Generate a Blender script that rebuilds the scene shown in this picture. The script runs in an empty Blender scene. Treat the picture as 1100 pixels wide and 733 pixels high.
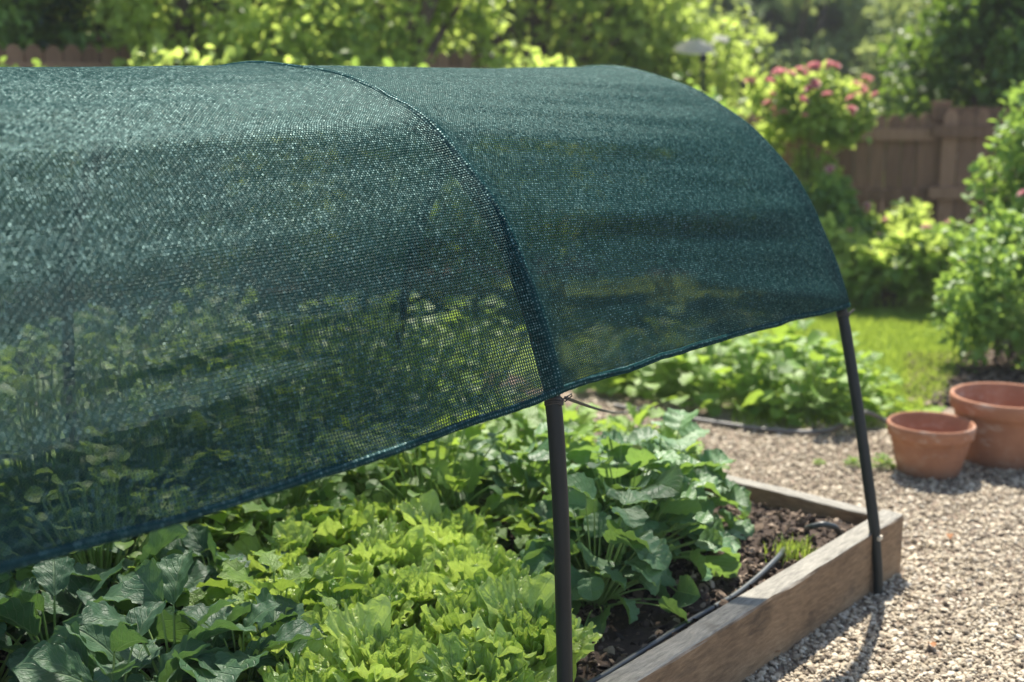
import bpy, math, random
import numpy as np
from mathutils import Vector
PI = math.pi
rng = np.random.default_rng(7)
random.seed(7)
SC = bpy.context.scene
COL = SC.collection

# ------------------------------------------------------------------ camera geometry
FPX, CX, CY, EYE = 1345.0, 550.0, 366.5, 1.5
PITCH = math.atan(276 / 1345.0)
AZ = math.radians(40.4)
FW = np.array([math.cos(AZ), math.sin(AZ), 0.0])
RT = np.array([math.sin(AZ), -math.cos(AZ), 0.0])

def spot(px, py, z=0.0):
    """ground-plan point (x, y, z) seen at a photo position, on a level z"""
    u, v = px - CX, py - CY
    up = -v * math.cos(PITCH) - FPX * math.sin(PITCH)
    fw = FPX * math.cos(PITCH) - v * math.sin(PITCH)
    t = (z - EYE) / up
    p = u * t * RT + fw * t * FW
    return (float(p[0]), float(p[1]), z)

def far(px, dist, z=0.0, h=1.1):
    """ground point at a given forward distance in the direction of a photo column, for a thing seen about height h"""
    zc = dist * math.cos(PITCH) + (EYE - h) * math.sin(PITCH)
    p = dist * FW + (px - CX) / FPX * zc * RT
    return (float(p[0]), float(p[1]), z)

# ------------------------------------------------------------------ scene objects
def tag(o, label=None, cat=None, group=None, kind=None):
    if label: o['label'] = label
    if cat: o['category'] = cat
    if group: o['group'] = group
    if kind: o['kind'] = kind
    return o

def empty(name, loc, rz=0.0):
    o = bpy.data.objects.new(name, None); COL.objects.link(o)
    o.location = loc; o.rotation_euler = (0, 0, rz); o.empty_display_size = 0.1
    return o

def kids(o):
    return [c for c in bpy.data.objects if c.parent == o]

def copy_tree(o, parent=None):
    c = o.copy(); COL.objects.link(c)
    if parent is not None: c.parent = parent
    for ch in kids(o): copy_tree(ch, c)
    return c

class MB:
    """collects vertices, faces (quads or triangles) and uvs, builds one mesh object"""
    def __init__(s): s.v = []; s.f = []; s.uv = []; s.n = 0
    def add(s, v, f, uv=None):
        v = np.asarray(v, float); f = np.asarray(f, int)
        s.v.append(v); s.f.append(f + s.n)
        s.uv.append(np.zeros((len(v), 2)) if uv is None else np.asarray(uv, float))
        s.n += len(v)
    def mesh(s, name, smooth=True):
        me = bpy.data.meshes.new(name)
        V = np.concatenate(s.v); UV = np.concatenate(s.uv)
        loops = np.concatenate([f.ravel() for f in s.f])
        tot = np.concatenate([np.full(len(f), f.shape[1]) for f in s.f])
        start = np.concatenate([[0], np.cumsum(tot)[:-1]])
        me.vertices.add(len(V)); me.vertices.foreach_set('co', V.astype(np.float32).ravel())
        me.loops.add(len(loops)); me.loops.foreach_set('vertex_index', loops.astype(np.int32))
        me.polygons.add(len(tot)); me.polygons.foreach_set('loop_start', start.astype(np.int32))
        me.polygons.foreach_set('loop_total', tot.astype(np.int32))
        me.polygons.foreach_set('use_smooth', np.full(len(tot), smooth))
        ul = me.uv_layers.new(name='UVMap')
        ul.data.foreach_set('uv', UV[loops].astype(np.float32).ravel())
        me.update(calc_edges=True)
        return me
    def build(s, name, mat, parent=None, smooth=True, loc=None):
        me = s.mesh(name, smooth)
        me.materials.append(mat)
        o = bpy.data.objects.new(name, me); COL.objects.link(o)
        if parent is not None: o.parent = parent
        if loc is not None: o.location = loc
        return o
    # --- shapes
    def box(s, lo, hi, R=None, T=None):
        lo = np.array(lo, float); hi = np.array(hi, float)
        v = np.array([[x, y, z] for z in (0, 1) for y in (0, 1) for x in (0, 1)]) * (hi - lo) + lo
        if R is not None: v = v @ np.array(R).T
        if T is not None: v = v + np.array(T)
        f = [[0, 2, 3, 1], [4, 5, 7, 6], [0, 1, 5, 4], [2, 6, 7, 3], [0, 4, 6, 2], [1, 3, 7, 5]]
        fv = []; ff = []
        for q in f:
            ff.append([len(fv) + k for k in range(4)]); fv += [v[i] for i in q]
        s.add(fv, ff)
    def tube(s, pts, r, n=10, cap=True):
        P = np.array(pts, float); m = len(P)
        r = np.full(m, r) if np.isscalar(r) else np.array(r, float)
        T = np.gradient(P, axis=0); T /= np.linalg.norm(T, axis=1)[:, None] + 1e-12
        ref = np.array([0, 0, 1.0]) if abs(T[0][2]) < 0.9 else np.array([1.0, 0, 0])
        N = []
        a = np.cross(T[0], ref); a /= np.linalg.norm(a)
        for t in T:
            a = a - t * (a @ t); a /= np.linalg.norm(a) + 1e-12; N.append(a)
        N = np.array(N); B = np.cross(T, N)
        th = np.arange(n) / n * 2 * PI
        V = P[:, None] + r[:, None, None] * (np.cos(th)[None, :, None] * N[:, None] + np.sin(th)[None, :, None] * B[:, None])
        i, j = np.meshgrid(np.arange(m - 1), np.arange(n), indexing='ij')
        i = i.ravel(); j = j.ravel(); k = (j + 1) % n
        F = np.stack([i * n + j, i * n + k, (i + 1) * n + k, (i + 1) * n + j], 1)
        L = np.concatenate([[0], np.cumsum(np.linalg.norm(np.diff(P, axis=0), axis=1))])
        uv = np.stack([np.tile(th / (2 * PI), m), np.repeat(L, n)], 1)
        s.add(V.reshape(-1, 3), F, uv)
        if cap:
            for e, d in ((0, -1), (m - 1, 1)):
                c = V[e]; s.add(np.vstack([c, [P[e]]]), [[q, (q + 1) % n, n] if d > 0 else [(q + 1) % n, q, n] for q in range(n)])
    def lathe(s, prof, n=48):
        P = np.array(prof, float); m = len(P); th = np.arange(n) / n * 2 * PI
        V = np.stack([P[:, 0, None] * np.cos(th), P[:, 0, None] * np.sin(th), np.repeat(P[:, 1, None], n, 1)], 2)
        i, j = np.meshgrid(np.arange(m - 1), np.arange(n), indexing='ij'); i = i.ravel(); j = j.ravel(); k = (j + 1) % n
        s.add(V.reshape(-1, 3), np.stack([i * n + j, i * n + k, (i + 1) * n + k, (i + 1) * n + j], 1))

def grid_faces(nu, nv):
    i, j = np.meshgrid(np.arange(nv - 1), np.arange(nu - 1), indexing='ij'); i = i.ravel(); j = j.ravel()
    return np.stack([i * nu + j, i * nu + j + 1, (i + 1) * nu + j + 1, (i + 1) * nu + j], 1)

def rotx(a): c, s = math.cos(a), math.sin(a); return np.array([[1, 0, 0], [0, c, -s], [0, s, c]])
def roty(a): c, s = math.cos(a), math.sin(a); return np.array([[c, 0, s], [0, 1, 0], [-s, 0, c]])
def rotz(a): c, s = math.cos(a), math.sin(a); return np.array([[c, -s, 0], [s, c, 0], [0, 0, 1]])

# ------------------------------------------------------------------ materials
class NT:
    def __init__(s, name):
        s.m = bpy.data.materials.new(name); s.m.use_nodes = True
        s.t = s.m.node_tree; s.t.nodes.clear()
        s.out = s.n('ShaderNodeOutputMaterial')
    def n(s, ty, **kw):
        nd = s.t.nodes.new(ty)
        for k, v in kw.items(): setattr(nd, k, v)
        return nd
    def put(s, sock, v):
        if isinstance(v, bpy.types.NodeSocket): s.t.links.new(v, sock)
        elif hasattr(sock.default_value, '__len__'):
            L = len(sock.default_value); v = tuple(v) if hasattr(v, '__len__') else (v,) * L
            sock.default_value = v + (1.0,) if L == 4 and len(v) == 3 else v
        else: sock.default_value = v
    def math(s, op, a, b=0.0, c=None, clamp=False):
        nd = s.n('ShaderNodeMath', operation=op, use_clamp=clamp)
        s.put(nd.inputs[0], a); s.put(nd.inputs[1], b)
        if c is not None: s.put(nd.inputs[2], c)
        return nd.outputs[0]
    def vmath(s, op, a, b=(0, 0, 0)):
        nd = s.n('ShaderNodeVectorMath', operation=op); s.put(nd.inputs[0], a)
        if op == 'SCALE': s.put(nd.inputs[3], b)
        else: s.put(nd.inputs[1], b)
        return nd.outputs[0]
    def noise(s, vec, scale, detail=3, rough=0.5, out=0):
        nd = s.n('ShaderNodeTexNoise'); s.put(nd.inputs['Vector'], vec)
        nd.inputs['Scale'].default_value = scale; nd.inputs['Detail'].default_value = detail; nd.inputs['Roughness'].default_value = rough
        return nd.outputs[out]
    def ramp(s, fac, stops):
        nd = s.n('ShaderNodeValToRGB'); s.put(nd.inputs[0], fac); e = nd.color_ramp.elements
        while len(e) < len(stops): e.new(0.5)
        for el, (p, c) in zip(e, stops):
            el.position = p; el.color = tuple(c) + (1,) if len(c) == 3 else c
        return nd.outputs[0]
    def mix(s, fac, a, b, blend='MIX'):
        nd = s.n('ShaderNodeMix', data_type='RGBA', blend_type=blend)
        s.put(nd.inputs[0], fac); s.put(nd.inputs[6], a); s.put(nd.inputs[7], b)
        return nd.outputs[2]
    def coord(s, which='Object'):
        return s.n('ShaderNodeTexCoord').outputs[which]
    def mapping(s, vec, scale):
        nd = s.n('ShaderNodeMapping'); s.put(nd.inputs[0], vec); nd.inputs[3].default_value = scale
        return nd.outputs[0]
    def bump(s, h, strength, dist):
        nd = s.n('ShaderNodeBump'); s.put(nd.inputs['Height'], h)
        nd.inputs['Strength'].default_value = strength; nd.inputs['Distance'].default_value = dist
        return nd.outputs[0]
    def bsdf(s, color, rough=0.6, spec=0.5, normal=None):
        b = s.n('ShaderNodeBsdfPrincipled')
        s.put(b.inputs['Base Color'], color); s.put(b.inputs['Roughness'], rough)
        b.inputs['Specular IOR Level'].default_value = spec
        if normal is not None: s.put(b.inputs['Normal'], normal)
        return b.outputs[0]
    def done(s, sh): s.t.links.new(sh, s.out.inputs[0]); return s.m

def leaf_mat(name, dark, light, trans, tw=0.4, rough=0.45, spec=0.4, vein=None, blister=0.0, nscale=9.0, stops=None):
    t = NT(name)
    isl = t.n('ShaderNodeNewGeometry').outputs['Random Per Island']
    ob = t.n('ShaderNodeObjectInfo').outputs['Random']
    nz = t.noise(t.coord('Object'), nscale, 3)
    f = t.math('ADD', t.math('MULTIPLY', isl, 0.6), t.math('MULTIPLY', nz, 0.5))
    f = t.math('ADD', f, t.math('MULTIPLY', t.math('SUBTRACT', ob, 0.5), 0.4), clamp=True)
    col = t.ramp(f, stops or [(0.15, dark), (0.85, light)])
    nrm = None
    if vein is not None or blister:
        sep = t.n('ShaderNodeSeparateXYZ'); t.put(sep.inputs[0], t.coord('UV'))
        au = t.math('ABSOLUTE', sep.outputs[0])
        ph = t.math('SUBTRACT', t.math('MULTIPLY', sep.outputs[1], 7.0), t.math('MULTIPLY', au, 3.2))
        w = t.math('ABSOLUTE', t.math('SUBTRACT', t.math('FRACT', ph), 0.5))
        side = t.math('MULTIPLY', t.math('SUBTRACT', 0.11, w), 9.0, clamp=True)
        mid = t.math('MULTIPLY', t.math('SUBTRACT', 0.07, au), 18.0, clamp=True)
        v = t.math('MAXIMUM', t.math('MULTIPLY', side, 0.55), mid)
        if vein is not None: col = t.mix(t.math('MULTIPLY', v, 0.6), col, vein)
        bl = t.noise(t.mapping(t.coord('UV'), (4, 7, 1)), 3.0, 2)
        h = t.math('SUBTRACT', t.math('MULTIPLY', bl, blister), t.math('MULTIPLY', v, 0.6))
        nrm = t.bump(h, 0.7, 0.006)
    a = t.bsdf(col, rough, spec, nrm)
    tr = t.n('ShaderNodeBsdfTranslucent'); t.put(tr.inputs[0], t.mix(0.35, trans, col))
    if nrm is not None: t.put(tr.inputs['Normal'], nrm)
    mx = t.n('ShaderNodeMixShader'); mx.inputs[0].default_value = tw
    t.t.links.new(a, mx.inputs[1]); t.t.links.new(tr.outputs[0], mx.inputs[2])
    return t.done(mx.outputs[0])

def plain_mat(name, a, b, scale=8, rough=0.6, spec=0.4, bumpd=0.0, stretch=None, detail=4, island=0.0):
    t = NT(name)
    co = t.coord('Object')
    if stretch: co = t.mapping(co, stretch)
    nz = t.noise(co, scale, detail, 0.6)
    if island:
        isl = t.n('ShaderNodeNewGeometry').outputs['Random Per Island']
        nz = t.math('ADD', t.math('MULTIPLY', nz, 1 - island), t.math('MULTIPLY', isl, island))
    col = t.ramp(nz, [(0.3, a), (0.7, b)])
    nrm = t.bump(nz, 0.6, bumpd) if bumpd else None
    return t.done(t.bsdf(col, rough, spec, nrm))

M = {}
M['lettuce'] = leaf_mat('lettuce_leaf', (0.12, 0.26, 0.035), (0.58, 0.72, 0.20), (0.65, 0.84, 0.12), 0.38, 0.34, 0.6, vein=(0.55, 0.70, 0.28), blister=1.0, nscale=6)
M['kale'] = leaf_mat('dark_leaf', (0.045, 0.115, 0.06), (0.105, 0.21, 0.105), (0.20, 0.38, 0.05), 0.28, 0.48, 0.45, vein=(0.26, 0.36, 0.20), blister=0.35)
M['cucumber'] = leaf_mat('broad_leaf', (0.07, 0.16, 0.07), (0.15, 0.29, 0.12), (0.32, 0.50, 0.05), 0.33, 0.46, 0.5, vein=(0.24, 0.36, 0.17), blister=0.4)
M['mixed'] = leaf_mat('salad_leaf', (0.10, 0.22, 0.035), (0.27, 0.43, 0.085), (0.48, 0.66, 0.07), 0.40, 0.42, 0.5, vein=(0.30, 0.42, 0.14), blister=0.6)
M['yellow'] = leaf_mat('yellow_leaf', (0.42, 0.46, 0.03), (0.62, 0.58, 0.06), (0.75, 0.70, 0.05), 0.42, 0.5, 0.4, vein=(0.6, 0.6, 0.2), blister=0.5)
M['fern'] = leaf_mat('fern_leaf', (0.10, 0.20, 0.05), (0.20, 0.34, 0.07), (0.35, 0.5, 0.06), 0.38, 0.42, 0.5)
M['stem'] = plain_mat('green_stem', (0.16, 0.27, 0.06), (0.30, 0.42, 0.13), 12, 0.5)
M['bush_mid'] = leaf_mat('bush_leaf', (0.06, 0.14, 0.035), (0.22, 0.36, 0.085), (0.44, 0.62, 0.09), 0.42, 0.5, 0.35, nscale=2)
M['bush_light'] = leaf_mat('light_bush_leaf', (0.08, 0.18, 0.03), (0.43, 0.55, 0.13), (0.70, 0.84, 0.17), 0.55, 0.46, 0.4, nscale=2)
M['bush_dark'] = leaf_mat('dark_bush_leaf', (0.016, 0.045, 0.016), (0.05, 0.11, 0.03), (0.12, 0.22, 0.03), 0.28, 0.42, 0.5, nscale=2)
M['bush_deep'] = leaf_mat('deep_bush_leaf', (0.03, 0.075, 0.02), (0.10, 0.19, 0.035), (0.26, 0.40, 0.04), 0.34, 0.5, 0.35, nscale=2)
M['tree_leaf'] = leaf_mat('tree_leaf', (0.05, 0.11, 0.03), (0.13, 0.23, 0.05), (0.30, 0.42, 0.06), 0.36, 0.45, 0.45, nscale=1)
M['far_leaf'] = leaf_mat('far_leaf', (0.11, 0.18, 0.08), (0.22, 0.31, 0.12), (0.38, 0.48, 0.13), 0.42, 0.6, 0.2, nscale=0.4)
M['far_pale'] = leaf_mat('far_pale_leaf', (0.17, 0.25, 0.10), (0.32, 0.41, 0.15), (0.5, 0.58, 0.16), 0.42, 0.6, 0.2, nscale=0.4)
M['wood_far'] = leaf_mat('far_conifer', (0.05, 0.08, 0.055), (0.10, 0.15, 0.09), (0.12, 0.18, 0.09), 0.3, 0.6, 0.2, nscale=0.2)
M['bark'] = plain_mat('bark', (0.06, 0.045, 0.035), (0.17, 0.13, 0.10), 14, 0.85, 0.2, 0.01, (1, 1, 0.25))
M['rose'] = leaf_mat('rose_petal', (0.62, 0.17, 0.20), (0.84, 0.40, 0.41), (0.9, 0.45, 0.45), 0.35, 0.5, 0.3)
M['pink'] = leaf_mat('pink_petal', (0.55, 0.26, 0.27), (0.76, 0.45, 0.44), (0.8, 0.4, 0.4), 0.35, 0.5, 0.3)
M['white_flower'] = leaf_mat('white_petal', (0.66, 0.64, 0.52), (0.80, 0.79, 0.70), (0.8, 0.8, 0.7), 0.3, 0.5, 0.3)
M['grass'] = leaf_mat('grass_blade', (0.14, 0.26, 0.04), (0.34, 0.45, 0.08), (0.50, 0.60, 0.07), 0.40, 0.5, 0.3, nscale=1.5)

M['pipe'] = plain_mat('black_pipe', (0.006, 0.011, 0.012), (0.015, 0.021, 0.022), 22, 0.5, 0.35, 0.0008, (1, 1, 0.12))
M['rubber'] = plain_mat('dark_hose', (0.022, 0.030, 0.032), (0.055, 0.065, 0.066), 18, 0.38, 0.5)
M['hose_grey'] = plain_mat('grey_hose', (0.10, 0.098, 0.09), (0.19, 0.18, 0.165), 18, 0.45, 0.4)
M['cord'] = plain_mat('dark_cord', (0.03, 0.03, 0.028), (0.09, 0.085, 0.075), 60, 0.7)
M['clip'] = plain_mat('pale_clip', (0.45, 0.40, 0.30), (0.62, 0.56, 0.44), 30, 0.5)
M['white'] = leaf_mat('white_roof', (0.74, 0.73, 0.70), (0.82, 0.82, 0.80), (0.9, 0.9, 0.87), 0.72, 0.5, 0.3)

def timber():
    t = NT('weathered_timber'); co = t.coord('Object')
    wob = t.vmath('SCALE', t.vmath('SUBTRACT', t.noise(co, 5.0, 2, 0.5, out=1), (0.5, 0.5, 0.5)), 0.03)
    vo = t.n('ShaderNodeTexVoronoi'); t.put(vo.inputs['Vector'], t.mapping(t.vmath('ADD', co, wob), (1.0, 2.0, 2.6))); vo.inputs['Scale'].default_value = 2.6
    knot = t.math('MULTIPLY', t.math('SUBTRACT', 0.10, vo.outputs['Distance']), 14.0, clamp=True)
    co2 = t.vmath('ADD', co, wob)
    g = t.noise(t.mapping(co2, (7.0, 40, 40)), 3.0, 6, 0.65)
    fine = t.noise(t.mapping(co, (4, 120, 120)), 4.0, 3, 0.6)
    big = t.noise(co, 3.5, 4, 0.6)
    col = t.ramp(t.math('ADD', t.math('MULTIPLY', g, 0.55), t.math('MULTIPLY', big, 0.45)),
                 [(0.32, (0.10, 0.065, 0.038)), (0.5, (0.225, 0.148, 0.086)), (0.7, (0.36, 0.255, 0.155))])
    nz = t.n('ShaderNodeNewGeometry').outputs['True Normal']
    sep = t.n('ShaderNodeSeparateXYZ'); t.put(sep.inputs[0], nz)
    top = t.math('MULTIPLY', t.math('SUBTRACT', sep.outputs[2], 0.4), 2.5, clamp=True)
    grey = t.ramp(t.math('ADD', t.math('MULTIPLY', g, 0.6), t.math('MULTIPLY', fine, 0.4)),
                  [(0.35, (0.12, 0.115, 0.10)), (0.65, (0.32, 0.305, 0.26))])
    col = t.mix(top, col, grey)
    stain = t.noise(t.mapping(co, (2.5, 2.5, 9)), 2.2, 4, 0.7)
    col = t.mix(t.math('MULTIPLY', t.math('SUBTRACT', stain, 0.56), 5.0, clamp=True), col, (0.06, 0.045, 0.032))
    col = t.mix(t.math('MULTIPLY', knot, 0.8), col, (0.05, 0.03, 0.018))
    h = t.math('ADD', t.math('MULTIPLY', g, 0.6), t.math('MULTIPLY', fine, 0.4))
    return t.done(t.bsdf(col, 0.8, 0.25, t.bump(h, 0.7, 0.004)))
M['timber'] = timber()

def fence_mat():
    t = NT('brown_fence'); co = t.coord('Object')
    g = t.noise(t.mapping(co, (14, 14, 1.2)), 3.0, 5, 0.65)
    ob = t.n('ShaderNodeObjectInfo').outputs['Random']
    f = t.math('ADD', t.math('MULTIPLY', g, 0.6), t.math('MULTIPLY', ob, 0.4))
    col = t.ramp(f, [(0.25, (0.125, 0.068, 0.040)), (0.75, (0.33, 0.195, 0.12))])
    return t.done(t.bsdf(col, 0.8, 0.25, t.bump(g, 0.5, 0.006)))
M['fence'] = fence_mat()

def terracotta():
    t = NT('terracotta'); co = t.coord('Object')
    a = t.noise(co, 7.0, 5, 0.6); b = t.noise(co, 60.0, 3, 0.6)
    col = t.ramp(a, [(0.25, (0.26, 0.12, 0.07)), (0.55, (0.36, 0.172, 0.10)), (0.8, (0.46, 0.27, 0.175))])
    col = t.mix(t.math('MULTIPLY', t.math('SUBTRACT', t.noise(t.mapping(co, (3, 3, 7)), 3.0, 5, 0.7), 0.55), 4.0, clamp=True), col, (0.50, 0.40, 0.32))
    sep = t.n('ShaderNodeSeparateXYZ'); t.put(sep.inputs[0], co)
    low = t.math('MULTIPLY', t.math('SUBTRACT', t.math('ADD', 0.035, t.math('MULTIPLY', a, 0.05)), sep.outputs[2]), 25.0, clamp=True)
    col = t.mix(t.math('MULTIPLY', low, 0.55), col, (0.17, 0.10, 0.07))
    return t.done(t.bsdf(col, 0.85, 0.2, t.bump(t.math('ADD', t.math('MULTIPLY', b, 0.5), a), 0.35, 0.004)))
M['terracotta'] = terracotta()

def stone_mat(name, stops, rough=0.75):
    t = NT(name)
    isl = t.n('ShaderNodeNewGeometry').outputs['Random Per Island']
    nz = t.noise(t.coord('Object'), 90.0, 3, 0.6)
    big = t.noise(t.coord('Object'), 1.6, 3, 0.6)
    f = t.math('ADD', t.math('MULTIPLY', isl, 0.85), t.math('MULTIPLY', t.math('SUBTRACT', nz, 0.5), 0.3))
    f = t.math('ADD', f, t.math('MULTIPLY', t.math('SUBTRACT', big, 0.5), 0.35), clamp=True)
    return t.done(t.bsdf(t.ramp(f, stops), rough, 0.3))
M['gravel'] = stone_mat('gravel_stone', [(0.0, (0.12, 0.092, 0.064)), (0.2, (0.27, 0.222, 0.155)), (0.55, (0.43, 0.362, 0.258)), (0.85, (0.55, 0.485, 0.375)), (1.0, (0.70, 0.65, 0.55))])
M['mulch'] = stone_mat('mulch_chip', [(0.0, (0.022, 0.015, 0.010)), (0.4, (0.07, 0.047, 0.032)), (0.7, (0.20, 0.145, 0.10)), (1.0, (0.50, 0.41, 0.32))], 0.85)

def ground_mat(name, stops, scale, rough=0.9, bd=0.01):
    t = NT(name); co = t.coord('Object')
    a = t.noise(co, scale, 6, 0.65); b = t.noise(co, scale * 0.12, 3, 0.6)
    f = t.math('ADD', t.math('MULTIPLY', a, 0.65), t.math('MULTIPLY', b, 0.35))
    return t.done(t.bsdf(t.ramp(f, stops), rough, 0.2, t.bump(a, 0.8, bd)))
M['earth'] = ground_mat('earth', [(0.3, (0.05, 0.036, 0.026)), (0.7, (0.15, 0.11, 0.08))], 30)
M['soil'] = ground_mat('bed_soil', [(0.3, (0.022, 0.015, 0.011)), (0.7, (0.075, 0.052, 0.038))], 45)
M['gravel_base'] = ground_mat('gravel_base', [(0.3, (0.10, 0.077, 0.058)), (0.7, (0.34, 0.27, 0.20))], 70, 0.9, 0.012)
M['lawn'] = ground_mat('lawn', [(0.3, (0.08, 0.14, 0.025)), (0.7, (0.22, 0.30, 0.06))], 40)
M['meadow'] = ground_mat('meadow', [(0.3, (0.10, 0.15, 0.05)), (0.7, (0.22, 0.27, 0.09))], 1.2)

def net_mat(name='shade_cloth', close=False):
    t = NT(name)
    uv = t.coord('UV')
    warp = t.vmath('SUBTRACT', t.noise(t.mapping(uv, (0.012, 0.035, 1)), 1.0, 2, 0.5, out=1), (0.5, 0.5, 0.5))
    warp = t.vmath('MULTIPLY', warp, (5.0, 5.0, 0))
    fine = t.vmath('SUBTRACT', t.noise(t.mapping(uv, (0.5, 0.5, 1)), 1.0, 1, 0.5, out=1), (0.5, 0.5, 0.5))
    fine = t.vmath('MULTIPLY', fine, (0.22, 0.22, 0))
    p = t.vmath('ADD', t.vmath('ADD', uv, warp), fine)
    sep = t.n('ShaderNodeSeparateXYZ'); t.put(sep.inputs[0], p)
    U, V = sep.outputs[0], sep.outputs[1]
    cell = t.vmath('FLOOR', p)
    wn = t.n('ShaderNodeTexWhiteNoise', noise_dimensions='2D'); t.put(wn.inputs['Vector'], cell)
    rv, rc = wn.outputs[0], wn.outputs[1]
    fu = t.math('ABSOLUTE', t.math('SUBTRACT', t.math('FRACT', U), 0.5))
    fv = t.math('ABSOLUTE', t.math('SUBTRACT', t.math('FRACT', V), 0.5))
    # thread half widths vary along the cloth, as a knit does
    slack = t.noise(t.mapping(uv, (0.01, 0.12, 1)), 1.0, 2, 0.5)
    # the knit is gathered a little closer towards the near edge
    sv = t.n('ShaderNodeSeparateXYZ'); t.put(sv.inputs[0], uv)
    closer = t.math('DIVIDE', sv.outputs[1], 120.0, clamp=True)
    # threads have thickness: an opening narrows for any ray that crosses the cloth aslant
    ge = t.n('ShaderNodeNewGeometry'); inc, nn = ge.outputs['Incoming'], ge.outputs['Normal']
    dot = lambda p_, q_: (lambda nd: (t.put(nd.inputs[0], p_), t.put(nd.inputs[1], q_), nd.outputs['Value'])[2])(t.n('ShaderNodeVectorMath', operation='DOT_PRODUCT'))
    ax = (1.0, 0.0, 0.0); bt = t.vmath('CROSS_PRODUCT', nn, ax)
    dn = t.math('MAXIMUM', t.math('ABSOLUTE', dot(inc, nn)), 0.05)
    su = t.math('DIVIDE', t.math('ABSOLUTE', dot(inc, ax)), dn); sw = t.math('DIVIDE', t.math('ABSOLUTE', dot(inc, bt)), dn)
    rnd = t.math('MULTIPLY', t.math('SUBTRACT', rv, 0.5), 0.07)
    wu = t.math('ADD', t.math('ADD', t.math('ADD', 0.145, t.math('MULTIPLY', slack, 0.09)), t.math('MULTIPLY', closer, -0.11)), rnd)
    wv = t.math('ADD', t.math('ADD', t.math('ADD', 0.165, t.math('MULTIPLY', slack, 0.10)), t.math('MULTIPLY', closer, -0.11)), rnd)
    wu = t.math('MINIMUM', t.math('ADD', wu, t.math('MULTIPLY', su, 0.165)), 0.49)
    wv = t.math('MINIMUM', t.math('ADD', wv, t.math('MULTIPLY', sw, 0.165)), 0.49)
    at = t.n('ShaderNodeAttribute'); at.attribute_name = 'far_edge'
    loose = t.math('SUBTRACT', 1.0, t.math('DIVIDE', at.outputs['Fac'], 0.42), clamp=True)
    wu = t.math('MAXIMUM', t.math('SUBTRACT', wu, t.math('MULTIPLY', loose, 0.16)), 0.02)
    wv = t.math('MAXIMUM', t.math('SUBTRACT', wv, t.math('MULTIPLY', loose, 0.12)), 0.03)
    if close: wu = 0.40; wv = 0.38
    hu = t.math('SUBTRACT', 1.0, t.math('POWER', t.math('DIVIDE', fu, wu), 2.0))
    hv = t.math('SUBTRACT', 1.0, t.math('POWER', t.math('DIVIDE', fv, wv), 2.0))
    # over and under
    par = t.math('MODULO', t.math('ADD', t.math('FLOOR', U), t.math('FLOOR', V)), 2.0)
    par = t.math('ABSOLUTE', par)
    hmax = t.math('MAXIMUM', t.math('ADD', hu, t.math('MULTIPLY', par, 0.5)), hv)
    cover = t.math('GREATER_THAN', t.math('MAXIMUM', hu, hv), 0.0)
    bmp = t.bump(hmax, 0.9, 0.0015)
    tilt = t.vmath('SCALE', t.vmath('SUBTRACT', rc, (0.5, 0.5, 0.5)), 0.36)
    nrm = t.vmath('NORMALIZE', t.vmath('ADD', bmp, tilt))
    col = t.mix(rv, (0.004, 0.019, 0.019), (0.011, 0.042, 0.040)) if not close else t.mix(rv, (0.004, 0.026, 0.028), (0.010, 0.052, 0.052))
    rough = t.math('ADD', 0.24, t.math('MULTIPLY', t.math('POWER', rv, 0.5), 0.34))
    df = t.n('ShaderNodeBsdfDiffuse'); t.put(df.inputs[0], col); t.put(df.inputs['Normal'], t.vmath('NORMALIZE', t.vmath('ADD', t.vmath('SCALE', nn, 2.6), nrm)))
    gl = t.n('ShaderNodeBsdfGlossy'); t.put(gl.inputs[0], (0.62, 0.86, 0.84)); t.put(gl.inputs['Roughness'], rough); t.put(gl.inputs['Normal'], nrm)
    mg = t.n('ShaderNodeMixShader'); kn = t.math('MULTIPLY', t.math('SUBTRACT', 1.0, t.math('DIVIDE', fu, 0.26), clamp=True), t.math('SUBTRACT', 1.0, t.math('DIVIDE', fv, 0.26), clamp=True))
    t.put(mg.inputs[0], t.math('ADD', 0.010, t.math('MULTIPLY', kn, t.math('ADD', t.math('ADD', 0.12, t.math('MULTIPLY', rv, 0.2)), t.math('MULTIPLY', t.math('POWER', rv, 7.0), 0.65)))))
    t.t.links.new(df.outputs[0], mg.inputs[1]); t.t.links.new(gl.outputs[0], mg.inputs[2]); a = mg.outputs[0]
    tr = t.n('ShaderNodeBsdfTranslucent'); t.put(tr.inputs[0], (0.013, 0.060, 0.048))
    m1 = t.n('ShaderNodeMixShader'); m1.inputs[0].default_value = 0.22
    t.t.links.new(a, m1.inputs[1]); t.t.links.new(tr.outputs[0], m1.inputs[2])
    tp = t.n('ShaderNodeBsdfTransparent')
    m2 = t.n('ShaderNodeMixShader'); t.put(m2.inputs[0], cover)
    t.t.links.new(tp.outputs[0], m2.inputs[1]); t.t.links.new(m1.outputs[0], m2.inputs[2])
    return t.done(m2.outputs[0])
M['net'] = net_mat()
M['hem'] = net_mat('hem_cloth', True)

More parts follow.
